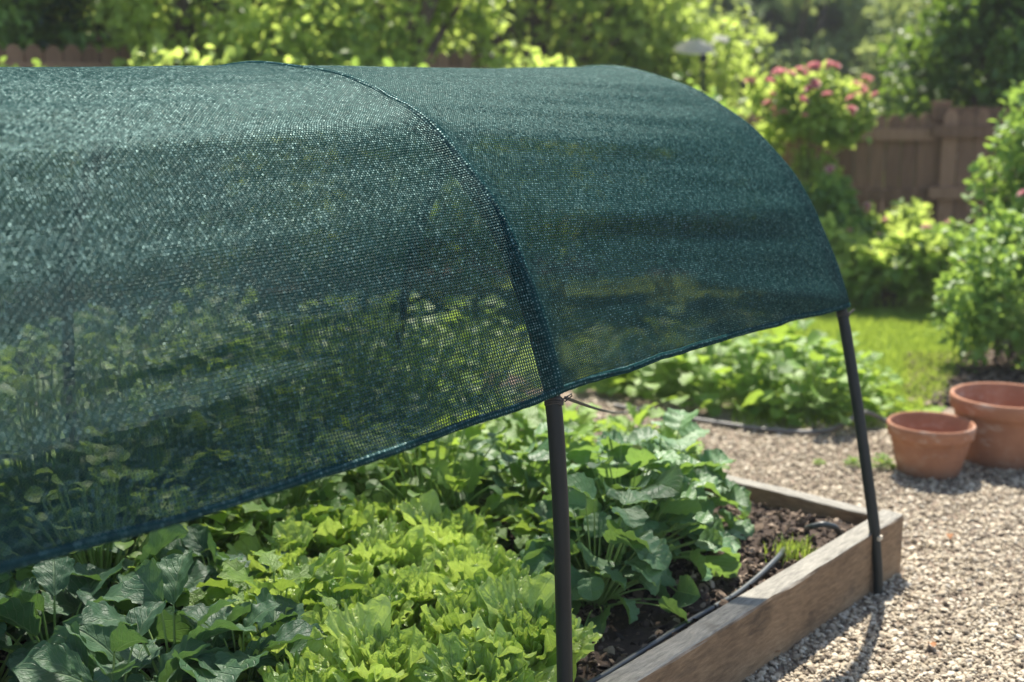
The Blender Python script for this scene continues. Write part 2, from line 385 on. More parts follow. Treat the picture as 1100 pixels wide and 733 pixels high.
# ------------------------------------------------------------------ ground
def sheet(name, pts, z, mat, n=0, label=None):
    mb = MB(); P = [(x, y, z) for x, y in pts]
    mb.add(P, [list(range(len(P)))])
    o = mb.build(name, M[mat], smooth=False); tag(o, kind='structure')
    return o
sheet('ground', [(-200, -200), (300, -200), (300, 300), (-200, 300)], -0.004, 'earth')
sheet('gravel_path', [(-4, -3), (9, -3), (6.2, 1.9), (5.35, 2.35), (4.9, 3.35), (5.6, 4.6), (-4, 6.5)], 0.0, 'gravel_base')
a_, b_, c_, d_ = far(860, 5.35), far(1035, 5.55), far(1130, 8.6), far(640, 8.9)
e_ = far(1030, 6.9)
sheet('lawn', [far(-100, 7.0)[:2], far(500, 6.6)[:2], far(700, 5.9)[:2], far(800, 5.6)[:2], far(1000, 5.3)[:2], far(1040, 5.8)[:2], far(1030, 6.9)[:2], far(1180, 8.0)[:2], far(1180, 8.7)[:2], far(860, 8.7)[:2], far(780, 9.9)[:2], far(560, 10.0)[:2], far(-100, 7.6)[:2]], 0.004, 'lawn')
# the slope beyond the fences
mb = MB(); nx, ny = 40, 24
gx = np.linspace(-90, 90, nx); gy = np.linspace(0, 1, ny)
V = []
for j in gy:
    for x in gx:
        d = 16 + 90 * j
        h = 14.0 * (max(0, j - 0.02)) ** 1.15 + 0.8 * math.sin(x * 0.07 + j * 4) * j - 0.3
        p = d * FW + x * (0.6 + j) * RT
        V.append((p[0], p[1], h))
mb.add(V, grid_faces(nx, ny)); tag(mb.build('hill', M['meadow']), kind='structure')

# ------------------------------------------------------------------ gravel stones and mulch (uncountable)
def rock_template(k):
    r = np.random.default_rng(100 + k)
    g = np.array([[x, y, z] for x in (-1, 0, 1) for y in (-1, 0, 1) for z in (-1, 0, 1) if (x, y, z) != (0, 0, 0)], float)
    idx = {tuple(p): i for i, p in enumerate(g.astype(int))}
    F = []
    for ax in range(3):
        for sgn in (-1, 1):
            o = [a for a in range(3) if a != ax]
            for i in (-1, 0):
                for j in (-1, 0):
                    q = []
                    for di, dj in ((0, 0), (1, 0), (1, 1), (0, 1)):
                        p = [0, 0, 0]; p[ax] = sgn; p[o[0]] = i + di; p[o[1]] = j + dj; q.append(idx[tuple(p)])
                    if (sgn > 0) ^ (ax == 1): F.append(q)
                    else: F.append(q[::-1])
    v = g / np.linalg.norm(g, axis=1)[:, None]
    v *= (1 + r.uniform(-0.28, 0.22, (26, 1)))
    v *= np.array([1.0, r.uniform(0.6, 0.95), r.uniform(0.45, 0.8)])
    return v, np.array(F)
ROCKS = [rock_template(k) for k in range(8)]

def rand_rot(n, r, tilt=PI):
    a = r.uniform(0, 2 * PI, n); b = r.normal(0, tilt, n); c = r.normal(0, tilt, n)
    ca, sa, cb, sb, cc, sc = np.cos(a), np.sin(a), np.cos(b), np.sin(b), np.cos(c), np.sin(c)
    Z = np.zeros(n); O = np.ones(n)
    Rz = np.array([[ca, -sa, Z], [sa, ca, Z], [Z, Z, O]]).transpose(2, 0, 1)
    Rx = np.array([[O, Z, Z], [Z, cb, -sb], [Z, sb, cb]]).transpose(2, 0, 1)
    Ry = np.array([[cc, Z, sc], [Z, O, Z], [-sc, Z, cc]]).transpose(2, 0, 1)
    return Rz @ Rx @ Ry

def inst(mb, tv, tf, P, R, S, uv=None):
    n = len(P)
    if n == 0: return
    V = np.einsum('nij,kj->nki', R, tv) * (S[:, None, None] if S.ndim == 1 else S[:, None, :]) + P[:, None, :]
    F = (tf[None] + (np.arange(n) * len(tv))[:, None, None]).reshape(-1, tf.shape[1])
    mb.add(V.reshape(-1, 3), F, None if uv is None else np.tile(uv, (n, 1)))

def scatter_rocks(name, mat, P, smin, smax, r, tilt=0.5, flat=1.0):
    mb = MB(); k = r.integers(0, len(ROCKS), len(P))
    S = smin + (smax - smin) * r.random(len(P)) ** 2.0
    for q in range(len(ROCKS)):
        s = k == q
        v, f = ROCKS[q]
        inst(mb, v * np.array([1, 1, flat]), f, P[s], rand_rot(s.sum(), r, tilt), S[s])
    o = mb.build(name, M[mat], smooth=False)
    return tag(o, kind='stuff')

r = np.random.default_rng(3)
# triangle-ish visible gravel: sample in forward/right space with density falling off with distance
N = 80000
d = 2.25 + 5.4 * r.random(N) ** 1.55
px = r.uniform(560, 1220, N)
P = d[:, None] * FW + ((px - CX) / 1373.0 * d)[:, None] * RT
inbed = (P[:, 0] < 3.59) & (P[:, 1] > 1.485) & (P[:, 1] < 3.6)
dl = d; lim = np.where(px > 900, 5.5, 5.9)
keep = (~inbed) & (dl < lim)
P = P[keep]; P[:, 2] = r.uniform(0.0, 0.008, len(P))
o = scatter_rocks('gravel', 'gravel', P, 0.0045, 0.0125, r, 0.35, 0.85)
tag(o, 'pale tan gravel chippings covering the path around the raised bed', 'gravel')

# ------------------------------------------------------------------ raised bed
SOIL = 0.145
bed = empty('raised_bed', (1.5, 2.5, 0))
tag(bed, 'weathered timber raised bed full of salad plants under the net', 'raised bed')
def plank(name, lo, hi, axis):
    """a sawn plank with slightly worn, rounded edges; grain along local x"""
    L = (hi[0] - lo[0], hi[1] - lo[1], hi[2] - lo[2])
    ln = L[axis]; th = L[1 - axis]; h = L[2]
    n = 60
    c = 0.005
    prof = [(-th/2 + c, -h/2), (th/2 - c, -h/2), (th/2, -h/2 + c), (th/2, h/2 - c*1.6), (th/2 - c*0.5, h/2 - c*0.45), (th/2 - c*1.6, h/2), (-th/2 + c*1.6, h/2), (-th/2 + c*0.5, h/2 - c*0.45), (-th/2, h/2 - c*1.6), (-th/2, -h/2 + c)]
    m = len(prof); rr = np.random.default_rng(int(ln * 1000))
    wob = np.cumsum(rr.normal(0, 0.0006, (n, 2)), axis=0); wob -= np.linspace(0, 1, n)[:, None] * wob[-1]
    V = []
    for i in range(n):
        x = -ln/2 + ln * i / (n - 1)
        for k, (y, z) in enumerate(prof):
            e = rr.normal(0, 0.0007, 2) if 2 <= k <= 9 else (0, 0)
            V.append((x, y + wob[i, 0] + e[0], z + wob[i, 1] * (1 if z > 0 else 0) + e[1]))
    mb = MB()
    F = []
    for i in range(n - 1):
        for k in range(m):
            F.append([i*m + k, (i+1)*m + k, (i+1)*m + (k+1) % m, i*m + (k+1) % m])
    mb.add(V, F)
    for e in (0, n - 1):
        ring = np.array(V[e*m:(e+1)*m]); cpt = ring.mean(0)
        mb.add(np.vstack([ring, [cpt]]), [[k, (k+1) % m, m] if e == 0 else [(k+1) % m, k, m] for k in range(m)])
    o = mb.build(name, M['timber'], bed, smooth=False)
    o.location = ((lo[0]+hi[0])/2 - 1.5, (lo[1]+hi[1])/2 - 2.5, (lo[2]+hi[2])/2)
    if axis == 1: o.rotation_euler = (0, 0, PI/2)
    return o
plank('board', (-1.2, 1.468, -0.03), (3.60, 1.54, 0.195), 0)
plank('board', (3.537, 1.543, -0.03), (3.598, 3.45, 0.19), 1)
plank('board', (-1.2, 3.453, -0.03), (3.60, 3.52, 0.19), 0)
# soil inside, gently uneven
nx, ny = 120, 60
X, Y = np.meshgrid(np.linspace(-1.15, 3.536, nx), np.linspace(1.541, 3.452, ny))
Z = SOIL + 0.012 * np.sin(X * 5 + Y * 3) * np.sin(Y * 7) + rng.normal(0, 0.004, X.shape)
mb = MB(); mb.add(np.stack([X.ravel() - 1.5, Y.ravel() - 2.5, Z.ravel()], 1), grid_faces(nx, ny))
mb.build('soil', M['soil'], bed)
r = np.random.default_rng(5)
n = 12000
P = np.stack([r.uniform(1.0, 3.52, n), 1.55 + 1.85 * r.random(n) ** 1.4, np.full(n, SOIL) + r.uniform(-0.004, 0.014, n)], 1)
o = scatter_rocks('mulch', 'mulch', P, 0.004, 0.019, r, 0.7, 0.5)
tag(o, 'dark bark mulch scattered over the soil of the raised bed', 'mulch')
n = 4000
P = np.array([far(p_, q_, 0.004) for p_, q_ in zip(r.uniform(985, 1180, n), r.uniform(5.75, 6.9, n))]); P[:, 2] = r.uniform(0, 0.02, n)
o = scatter_rocks('mulch', 'mulch', P, 0.006, 0.024, r, 0.6, 0.6)
tag(o, 'dark mulch patch under the shrub at the lawn edge', 'mulch')

# ------------------------------------------------------------------ hoops
H1X, H2X = 1.866, 3.389
prof1 = [(1.446, -0.12), (1.446, 0.30), (1.459, 0.65), (1.480, 0.903), (1.54, 1.072), (1.637, 1.248), (1.826, 1.417), (2.06, 1.499), (2.37, 1.528)]
prof2 = [(1.446, -0.12), (1.446, 0.05), (1.467, 0.198), (1.542, 0.559), (1.608, 0.844), (1.651, 0.965), (1.694, 1.044), (1.794, 1.217), (1.957, 1.363), (2.16, 1.473), (2.41, 1.538), (2.50, 1.541)]
def smooth_profile(p, n=160, it=26):
    p = np.array(p, float)
    full = np.vstack([p, [[2 * p[-1, 0] - y, z] for y, z in p[-2::-1]]])
    s = np.concatenate([[0], np.cumsum(np.linalg.norm(np.diff(full, axis=0), axis=1))])
    q = np.linspace(0, s[-1], 2 * n + 1)
    c = np.stack([np.interp(q, s, full[:, 0]), np.interp(q, s, full[:, 1])], 1)
    for _ in range(it):
        c[1:-1] = 0.25 * c[:-2] + 0.5 * c[1:-1] + 0.25 * c[2:]
    return c
C1, C2 = smooth_profile(prof1), smooth_profile(prof2)
PIPE_R = 0.0165
def hoop(x, c, label):
    root = empty('hoop', (x, c[0, 0], 0))
    tag(root, label, 'hoop', 'black hoops carrying the shade net')
    off = np.array([x, c[0, 0], 0])
    mb = MB(); k = np.argmax(c[:, 1] > 0.19)
    mb.tube([np.array([x, y, z]) - off for y, z in c[k:len(c) - k]], PIPE_R, 16)
    mb.build('pipe', M['pipe'], root)
    for part in (c[:k + 3], c[len(c) - k - 3:]):
        mb = MB(); mb.tube([np.array([x, y, z]) - off for y, z in part], PIPE_R * 0.86, 14)
        mb.build('ground_stake', M['pipe'], root)
    y, z = c[k]
    mb = MB(); mb.box((-0.010, y - off[1] - PIPE_R - 0.004, z - 0.020), (0.012, y - off[1] - PIPE_R + 0.004, z - 0.008))
    mb.tube([(0.003 + PIPE_R * 1.05, y - off[1], z - 0.004), (0.012 + PIPE_R, y - off[1] + 0.01, z + 0.012), (0.010 + PIPE_R, y - off[1] + 0.03, z + 0.012)], 0.0022, 6)
    tag(mb.build('clip', M['clip'], root), 'small pale clip where the pipe meets the stake')
    return root
hoop(H1X, C1, 'black plastic pipe hoop rising among the plants in the middle of the net')
hoop(H2X, C2, 'black plastic pipe hoop at the open end of the net by the bed corner')

# ------------------------------------------------------------------ shade net
def net_section(c, z0, n=360, zfar=0.46):
    zs = c[:, 1]
    k = np.argmax(zs > z0); k2 = len(zs) - 1 - np.argmax(zs[::-1] > zfar)
    part = c[k:k2 + 1]
    s = np.concatenate([[0], np.cumsum(np.linalg.norm(np.diff(part, axis=0), axis=1))])
    q = np.linspace(0, s[-1], n)
    o = np.stack([np.interp(q, s, part[:, 0]), np.interp(q, s, part[:, 1])], 1)
    for _ in range(6): o[1:-1] = 0.25 * o[:-2] + 0.5 * o[1:-1] + 0.25 * o[2:]
    t = np.gradient(o, axis=0); t /= np.linalg.norm(t, axis=1)[:, None]
    nrm = np.stack([-t[:, 1], t[:, 0]], 1)          # outward (towards -y on the near side, up on top)
    return o, nrm, s[-1]
NS = 360
S1, N1, L1 = net_section(C1, 0.900, NS)
S2, N2, L2 = net_section(C2, 0.842, NS)
xs = np.concatenate([np.linspace(-1.2, H1X - 0.12, 170), np.linspace(H1X - 0.115, H1X + 0.115, 40), np.linspace(H1X + 0.12, H2X + 0.022, 150)])
q = np.linspace(0, 1, NS)
rn = np.random.default_rng(21)
def wrinkle(x, qv):
    """shallow tension folds lying along the length of the net"""
    w = np.zeros_like(qv)
    for (f, a, kx, ph) in FOLDS:
        w += a * np.sin(2 * PI * f * (qv + 0.02 * np.sin(kx * x + ph)) + ph + 0.55 * x * kx)
    return w
FOLDS = [(9, 0.0025, 0.9, 0.3), (14.5, 0.0020, 1.3, 2.1), (23, 0.0014, 0.7, 4.0), (37, 0.0007, 1.7, 1.1)]
RIDGES = [  # (x0, q0, x1, q1, width, height)
    (0.5, 0.075, 1.75, 0.115, 0.024, 0.0065), (0.2, 0.03, 1.3, 0.055, 0.014, 0.008), (0.5, 0.17, 1.8, 0.15, 0.016, 0.004),
    (2.5, 0.055, 3.38, 0.010, 0.012, 0.009), (2.0, 0.18, 3.38, 0.22, 0.016, 0.003), (1.95, 0.26, 3.3, 0.31, 0.018, 0.002), (2.0, 0.13, 3.36, 0.11, 0.013, 0.005)]
V = []; UV = []; FE = []
for x in xs:
    if x >= H1X:
        w = (x - H1X) / (H2X - H1X); sag = math.sin(PI * min(max(w, 0), 1)); base_sag = 0.008
    else:
        w = 0; sag = abs(math.sin(PI * (H1X - x) / 1.53)); base_sag = 0.013
    w = min(w, 1.0)
    o = S1 * (1 - w) + S2 * w; nn = N1 * (1 - w) + N2 * w
    near = 1.5 * math.exp(-((x - H1X) / 0.034) ** 2) + math.exp(-((x - H2X) / 0.03) ** 2)
    env = 1 - math.exp(-((x - H1X) / 0.16) ** 2) if x < H2X - 0.4 else (1 - math.exp(-((x - H2X) / 0.2) ** 2))
    disp = PIPE_R + 0.0015 + 0.0045 * near - base_sag * sag + env * wrinkle(x, q)
    for (x0, q0, x1, q1, wd, hh) in RIDGES:
        u = (x - x0) / (x1 - x0)
        if -0.15 < u < 1.1:
            fall = min(1, max(0, (u + 0.15) / 0.3)) * min(1, max(0, (1.1 - u) / 0.2))
            disp = disp + hh * fall * np.exp(-((q - (q0 + (q1 - q0) * u)) / wd) ** 2)
    o = o + nn * disp[:, None]
    # the loose lower edge droops and flutters a little
    ed = np.exp(-q / 0.05)
    if x < H1X: o[:, 1] -= ed * 0.020 * sag; o[:, 0] -= ed * 0.012 * sag
    else: o[:, 1] += ed * 0.010 * sag
    o[:, 0] += ed * 0.004 * np.sin(x * 17)
    L = L1 * (1 - w) + L2 * w
    for k in range(NS):
        V.append((x, o[k, 0], o[k, 1])); FE.append((1 - q[k]) * L); UV.append((x / 0.0064, q[k] * L / 0.0055))
V = np.array(V); UV = np.array(UV)
mb = MB()
org = np.array([H1X, 2.4, 0.9])
mb.add(V - org, grid_faces(NS, len(xs)), UV)
net = mb.build('shade_net', M['net']); net.location = org
fa = net.data.attributes.new('far_edge', 'FLOAT', 'POINT'); fa.data.foreach_set('value', np.array(FE, np.float32))
tag(net, 'dark green woven shade net arched over the salad bed', 'shade net')
G = V.reshape(len(xs), NS, 3)
def hem(row, name, wdt, thick, inner):
    """folded double edge of cloth along a line of points; inner = direction into the cloth"""
    P = row - org; n = len(P); mb = MB()
    t = np.gradient(P, axis=0); t /= np.linalg.norm(t, axis=1)[:, None]
    inn = inner / np.linalg.norm(inner, axis=1)[:, None]
    out = np.cross(t, inn); out /= np.linalg.norm(out, axis=1)[:, None]
    rr = np.random.default_rng(9)
    wob = np.convolve(rr.normal(0, 1, n + 8), np.ones(9) / 9, 'valid')[:n, None] * 0.0022
    ring = []
    for (a, b) in ((1, 0.55), (0.6, 1.0), (0.15, 1.0), (-0.08, 0.35), (-0.08, -0.35), (0.15, -1.0), (0.6, -1.0), (1, -0.55)):
        ring.append(P + inn * (a * wdt + wob) + out * b * thick)
    R = np.stack(ring, 1)
    L = np.concatenate([[0], np.cumsum(np.linalg.norm(np.diff(P, axis=0), axis=1))])
    uv = np.stack([np.repeat(L / 0.0062, 8), np.tile(np.arange(8) * 0.8, n)], 1)
    i, j = np.meshgrid(np.arange(n - 1), np.arange(8), indexing='ij'); i = i.ravel(); j = j.ravel(); k = (j + 1) % 8
    mb.add(R.reshape(-1, 3), np.stack([i * 8 + j, i * 8 + k, (i + 1) * 8 + k, (i + 1) * 8 + j], 1), uv)
    return mb.build(name, M['hem'], net)
hem(G[:, 0], 'hem', 0.014, 0.0030, G[:, 8] - G[:, 0])
hem(G[:, -1], 'hem', 0.014, 0.0030, G[:, -9] - G[:, -1])
# sleeve of net wrapped round the end hoop
cc = C2[(C2[:, 1] > 0.848)]
mb = MB(); mb.tube([np.array([H2X, y, z]) - org for y, z in cc], PIPE_R + 0.0055, 14, cap=False)
mb.v[0] = mb.v[0]; mb.uv[0] = np.stack([mb.uv[0][:, 0] * 14, mb.uv[0][:, 1] / 0.0066], 1)
mb.build('sleeve', M['hem'], net)
cc = C1[C1[:, 1] > 0.906]
tg = np.gradient(cc, axis=0); tg /= np.linalg.norm(tg, axis=1)[:, None]
cc = cc + np.stack([-tg[:, 1], tg[:, 0]], 1) * 0.0092
mb = MB(); mb.tube([np.array([H1X, y, z]) - org for y, z in cc], PIPE_R + 0.0030, 14, cap=False)
mb.uv[0] = np.stack([mb.uv[0][:, 0] * 14, mb.uv[0][:, 1] / 0.0066], 1)
mb.build('sleeve', M['hem'], net)
# little wire ties at the hoops
def tie(x, y, z, name='tie'):
    mb = MB()
    for dz, rr in ((0.0, 1.10), (0.005, 1.12), (-0.004, 1.09)):
        mb.tube([(x - org[0] + PIPE_R * rr * math.cos(a), y - org[1] + PIPE_R * rr * math.sin(a), z - org[2] + dz + 0.004 * math.sin(a * 2)) for a in np.linspace(0, 2 * PI, 22)], 0.0016, 6)
    mb.tube([(x - org[0] + PIPE_R, y - org[1] - 0.008, z - org[2]), (x - org[0] + 0.03, y - org[1] - 0.02, z - org[2] + 0.012), (x - org[0] + 0.042, y - org[1] - 0.012, z - org[2] + 0.004),
             (x - org[0] + 0.03, y - org[1] - 0.005, z - org[2] - 0.006), (x - org[0] + PIPE_R, y - org[1], z - org[2] - 0.002)], 0.0015, 6)
    mb.build(name, M['cord'], net)
tie(H1X, 1.480, 0.892); tie(H2X, 1.606, 0.838)

# cord from the middle hoop down to the hose on the path
p0 = np.array([H1X + 0.03, 1.475, 0.893]); p1 = np.array(spot(690, 437, 0.03))
pts = [p0 + (p1 - p0) * t - np.array([0, 0, 0.03 * math.sin(PI * t)]) for t in np.linspace(0, 1, 40)]
mb = MB(); mb.tube(pts, 0.0036, 8)
tag(mb.build('guy_cord', M['cord']), 'thin dark cord running from the middle hoop back over the path', 'cord')
def hose(name, pts, rad, label, cat='hose', mat='rubber'):
    P = np.array(pts, float); s = np.concatenate([[0], np.cumsum(np.linalg.norm(np.diff(P, axis=0), axis=1))])
    qq = np.linspace(0, s[-1], 160); c = np.stack([np.interp(qq, s, P[:, k]) for k in range(3)], 1)
    for _ in range(30): c[1:-1] = 0.25 * c[:-2] + 0.5 * c[1:-1] + 0.25 * c[2:]
    mb = MB(); mb.tube(c, rad, 10); return tag(mb.build(name, M[mat]), label, cat)
hose('garden_hose', [spot(660, 436, 0.014), spot(700, 444, 0.016), spot(760, 453, 0.015), spot(815, 461, 0.018), spot(860, 465, 0.015), spot(893, 463, 0.02), spot(912, 452, 0.07), spot(928, 441, 0.09), spot(942, 447, 0.05), spot(965, 460, 0.014)], 0.011,
     'grey hose lying along the gravel path in front of the leafy row', mat='hose_grey')
hose('drip_hose', [(1.5, 1.64, SOIL + 0.02), spot(640, 732, SOIL + 0.018), spot(690, 700, SOIL + 0.016), spot(740, 668, SOIL + 0.014), spot(790, 640, SOIL + 0.014), spot(815, 620, SOIL + 0.02), spot(838, 597, SOIL + 0.035), spot(842, 590, SOIL + 0.01)], 0.0085,
     'dark drip hose running along the mulch beside the front board')
hose('drip_hose', [spot(868, 577, SOIL - 0.01), spot(866, 568, SOIL + 0.02), spot(872, 566, SOIL + 0.052), spot(884, 563, SOIL + 0.064), spot(897, 566, SOIL + 0.05), spot(904, 575, SOIL + 0.015), spot(908, 583, SOIL - 0.01)], 0.009,
     'short dark hose loop arching from the mulch near the end hoop')

# ------------------------------------------------------------------ leaves
def leaf_grid(nu, nv, L, W, wf, bend=0.6, cup=0.15, ruffle=0.0, rfreq=5, lobes=0, lobe_amp=0.0, blister=0.0, twist=0.0, r=rng, fold=0.0):
    v = np.linspace(0, 1, nv); u = np.linspace(-1, 1, nu)
    ang = -bend * v ** 1.3
    yy = np.concatenate([[0], np.cumsum(np.cos(ang[:-1]) / (nv - 1))]) * L
    zz = np.concatenate([[0], np.cumsum(np.sin(ang[:-1]) / (nv - 1))]) * L
    w = wf(v) * W
    ph = r.uniform(0, 6.28, 4)
    UU, VV = np.meshgrid(u, v)
    wid = w[:, None] * np.ones_like(UU)
    if lobes:
        wid = wid * (1 + lobe_amp * np.abs(UU) ** 2 * np.sin(2 * PI * lobes * VV + ph[0] * np.sign(UU)))
    x = UU * wid
    # normal to the midrib in the yz plane
    ny, nz = -np.sin(ang)[:, None], np.cos(ang)[:, None]
    h = cup * UU ** 2 * wid + fold * np.abs(UU) * wid
    if ruffle:
        h = h + ruffle * W * np.abs(UU) ** 1.6 * (np.sin(2 * PI * rfreq * VV + ph[1] + 1.3 * np.sign(UU)) + 0.55 * np.sin(2 * PI * rfreq * 2.3 * VV + ph[2] * np.sign(UU)))
        x = x + 0.35 * ruffle * W * np.abs(UU) ** 1.6 * np.sign(UU) * np.cos(2 * PI * rfreq * 1.5 * VV + ph[3])
    if blister:
        h = h + blister * W * np.sin(7 * VV * PI + 4 * UU + ph[1]) * np.sin(5 * UU + ph[2])
    tw = twist * VV
    xt = x * np.cos(tw) - h * np.sin(tw); h = x * np.sin(tw) + h * np.cos(tw)
    vv = np.stack([xt, yy[:, None] + ny * h, zz[:, None] + nz * h], 2).reshape(-1, 3)
    uv = np.stack([UU.ravel(), VV.ravel()], 1)
    return vv, grid_faces(nu, nv), uv

def frilly_leaf(L, W, bend, cup, A, r, nu=45, nv=46):
    u = np.linspace(-1, 1, nu); v = np.linspace(0, 1, nv)
    UU, VV = np.meshgrid(u, v)
    w = W * np.clip(0.22 + 0.85 * np.sin(np.clip(VV, 0, 1) ** 1.1 * PI * 0.56) ** 1.2, 0, 2)
    # rounded end: the far rows shorten towards the margin
    end = np.sqrt(np.clip(1 - 0.80 * UU ** 2, 0, 1))
    along = VV * (0.80 + 0.20 * end)
    x = UU * w * np.sqrt(np.clip(1 - 0.35 * VV ** 6, 0, 1))
    e = np.maximum(np.abs(UU) ** 1.7, np.clip((VV - 0.62) / 0.38, 0, 1) ** 2) * np.clip(VV * 3, 0, 1)
    th = np.arctan2(UU * W * 2.0, (along - 0.45) * L)
    p = r.uniform(0, 6.28, 5); k = r.uniform(15.0, 19.0)
    fr = 0.6 * np.sin(k * th + p[0]) + 1.0 * np.sin(0.33 * k * th + p[1]) + 0.35 * np.sin(1.55 * k * th + p[2])
    h = cup * UU ** 2 * w + A * W * e * fr
    h = h + 0.05 * W * np.sin(13 * VV + 5 * UU + p[3]) * np.sin(8 * UU - 4 * VV + p[4]) + 0.03 * W * np.sin(24 * VV + p[0]) * np.sin(17 * UU + p[1])
    rad = 1 + 0.07 * e * np.sin(k * 0.7 * th + p[2]) + 0.06 * e * np.sin(k * 1.5 * th + p[4])
    x = x * rad; along = along * (1 + 0.4 * (rad - 1))
    ang = -bend * np.linspace(0, 1.15, 60) ** 1.4
    cy = np.concatenate([[0], np.cumsum(np.cos(ang[:-1]))]) * 1.15 / 59; cz = np.concatenate([[0], np.cumsum(np.sin(ang[:-1]))]) * 1.15 / 59
    tt = np.linspace(0, 1.15, 60); a_ = np.interp(along, tt, ang)
    y = np.interp(along, tt, cy) * L - np.sin(a_) * h; z = np.interp(along, tt, cz) * L + np.cos(a_) * h
    return np.stack([x, y, z], 2).reshape(-1, 3), grid_faces(nu, nv), np.stack([UU.ravel(), VV.ravel()], 1)

def wf_lettuce(v): return np.clip(0.16 + 0.95 * np.sin(np.clip(v, 0, 1) ** 0.85 * PI * 0.62) ** 1.3, 0, 2) * np.sqrt(np.clip(1.0 - ((v - 0.72).clip(0) / 0.30) ** 2, 0.02, 1))
def wf_oval(v): return np.sin(PI * np.clip(v * 0.97 + 0.015, 0, 1) ** 0.8) ** 0.75
def wf_heart(v): return np.clip((0.72 + 0.45 * np.sin(v * PI * 0.9)) * np.clip(1 - v ** 3.6, 0.0, 1) ** 0.62 * np.clip(0.55 + v * 6, 0, 1), 0.01, 2)
def wf_round(v): return np.clip(0.10 + 0.95 * np.sin(PI * np.clip(v, 0.0, 1) ** 1.25) ** 0.6, 0.02, 2) * np.clip(1 - v ** 9, 0.02, 1)
def wf_lance(v): return np.sin(PI * np.clip(v * 0.98 + 0.01, 0, 1) ** 0.9)

def lettuce(k):
    r = np.random.default_rng(500 + k); mb = MB()
    n = int(r.integers(20, 25))
    for i in range(n):
        f = i / (n - 1)                    # 0 outer, 1 inner
        L = (0.27 - 0.12 * f) * r.uniform(0.85, 1.12); W = L * r.uniform(0.38, 0.50)
        v, F, uv = frilly_leaf(L, W, r.uniform(0.3, 0.9) * (1.15 - 0.4 * f), r.uniform(0.0, 0.5), r.uniform(0.10, 0.15), r)
        v = v @ roty(r.normal(0, 0.25)).T
        el = 0.55 + 0.85 * f + r.normal(0, 0.18); az = i * 2.399 + r.normal(0, 0.2)
        v = v + np.array([0, 0.012 * (1 - f), 0])
        v = v @ rotx(el).T @ rotz(az).T
        mb.add(v + np.array([0, 0, 0.015]), F, uv)
    return mb

def stalk(mb, p0, p1, r0, r1, sag=0.0, n=7):
    t = np.linspace(0, 1, n)[:, None]; p0 = np.array(p0); p1 = np.array(p1)
    P = p0 + (p1 - p0) * t; P[:, 2] += sag * np.sin(PI * t[:, 0])
    mb.tube(P, np.linspace(r0, r1, n), 6, cap=False)

def leafy_plant(k, n, hmin, hmax, spread, Lr, wfn, wratio, bend, lobes=0, lobe_amp=0, ruffle=0.05, elev=(-0.2, 0.5), cup=0.1, blister=0.05, nu=11, nv=12, fold=0.15):
    r = np.random.default_rng(900 + k); lf = MB(); st = MB()
    for i in range(n):
        f = (i + 0.5) / n
        az = i * 2.399 + r.normal(0, 0.3); rad = spread * math.sqrt(f) * r.uniform(0.7, 1.1)
        h = hmin + (hmax - hmin) * (1 - f ** 1.5) * r.uniform(0.3, 1.1)
        p = np.array([rad * math.sin(-az), rad * math.cos(az), h])
        L = r.uniform(*Lr); el = r.uniform(*elev) + 0.5 * (1 - f)
        v, F, uv = leaf_grid(nu, nv, L, L * wratio * r.uniform(0.85, 1.1), wfn, bend=bend * r.uniform(0.5, 1.3), cup=cup * r.uniform(0.2, 1.5), ruffle=ruffle, rfreq=r.uniform(2.2, 3.5), lobes=lobes, lobe_amp=lobe_amp, blister=blister, r=r, twist=r.normal(0, 0.3), fold=fold * r.uniform(0, 1.6))
        v = v @ roty(r.normal(0, 0.35)).T @ rotx(el).T @ rotz(az + r.normal(0, 0.35)).T
        lf.add(v + p, F, uv)
        stalk(st, (rad * 0.12 * math.sin(-az), rad * 0.12 * math.cos(az), 0.0), p, 0.0042, 0.0022, 0.015)
    return lf, st

def pinnate_plant(k, n, L0, leaflet, pairs=8, el=(0.35, 1.1), mat='fern'):
    r = np.random.default_rng(1300 + k); lf = MB(); st = MB()
    tv, tf, tuv = leaf_grid(5, 6, 1.0, 0.24, wf_lance, bend=0.4, cup=0.2, r=r)
    for i in range(n):
        az = i * 2.399 + r.normal(0, 0.3); L = L0 * r.uniform(0.7, 1.15); e = r.uniform(*el)
        t = np.linspace(0, 1, 14); ang = e - 1.3 * t ** 1.4
        y = np.concatenate([[0], np.cumsum(np.cos(ang[:-1]))]) * L / 13; z = np.concatenate([[0], np.cumsum(np.sin(ang[:-1]))]) * L / 13
        C = np.stack([np.zeros(14), y, z], 1)
        Rz = rotz(az)
        st.tube(C @ Rz.T, np.linspace(0.003, 0.001, 14), 5, cap=False)
        for j in range(pairs):
            q = 0.25 + 0.75 * (j + 0.5) / pairs; c = np.array([0, np.interp(q, t, y), np.interp(q, t, z)])
            s_ = leaflet * (1.15 - 0.6 * q) * r.uniform(0.85, 1.1)
            for sd in (-1, 1):
                v = (tv * s_) @ rotz(-sd * 1.05).T @ rotx(float(np.interp(q, t, ang)) * 0.7 + r.normal(0, 0.15)).T
                lf.add((v + c) @ Rz.T, tf, tuv)
        v = (tv * leaflet * 0.7) @ rotx(float(ang[-1])).T
        lf.add((v + C[-1]) @ Rz.T, tf, tuv)
    return lf, st

def put_plant(name, tmpl, loc, rz, sc, label, cat, group=None):
    """tmpl: prepared root; the first use moves it, later uses copy it with its parts"""
    if tmpl.get('used') is None:
        tmpl['used'] = True; o = tmpl
    else:
        o = copy_tree(tmpl)
    o.location = loc; o.rotation_euler = (random.uniform(-0.06, 0.06), random.uniform(-0.06, 0.06), rz); o.scale = (sc, sc, sc * random.uniform(0.92, 1.1))
    tag(o, label, cat, group)
    return o

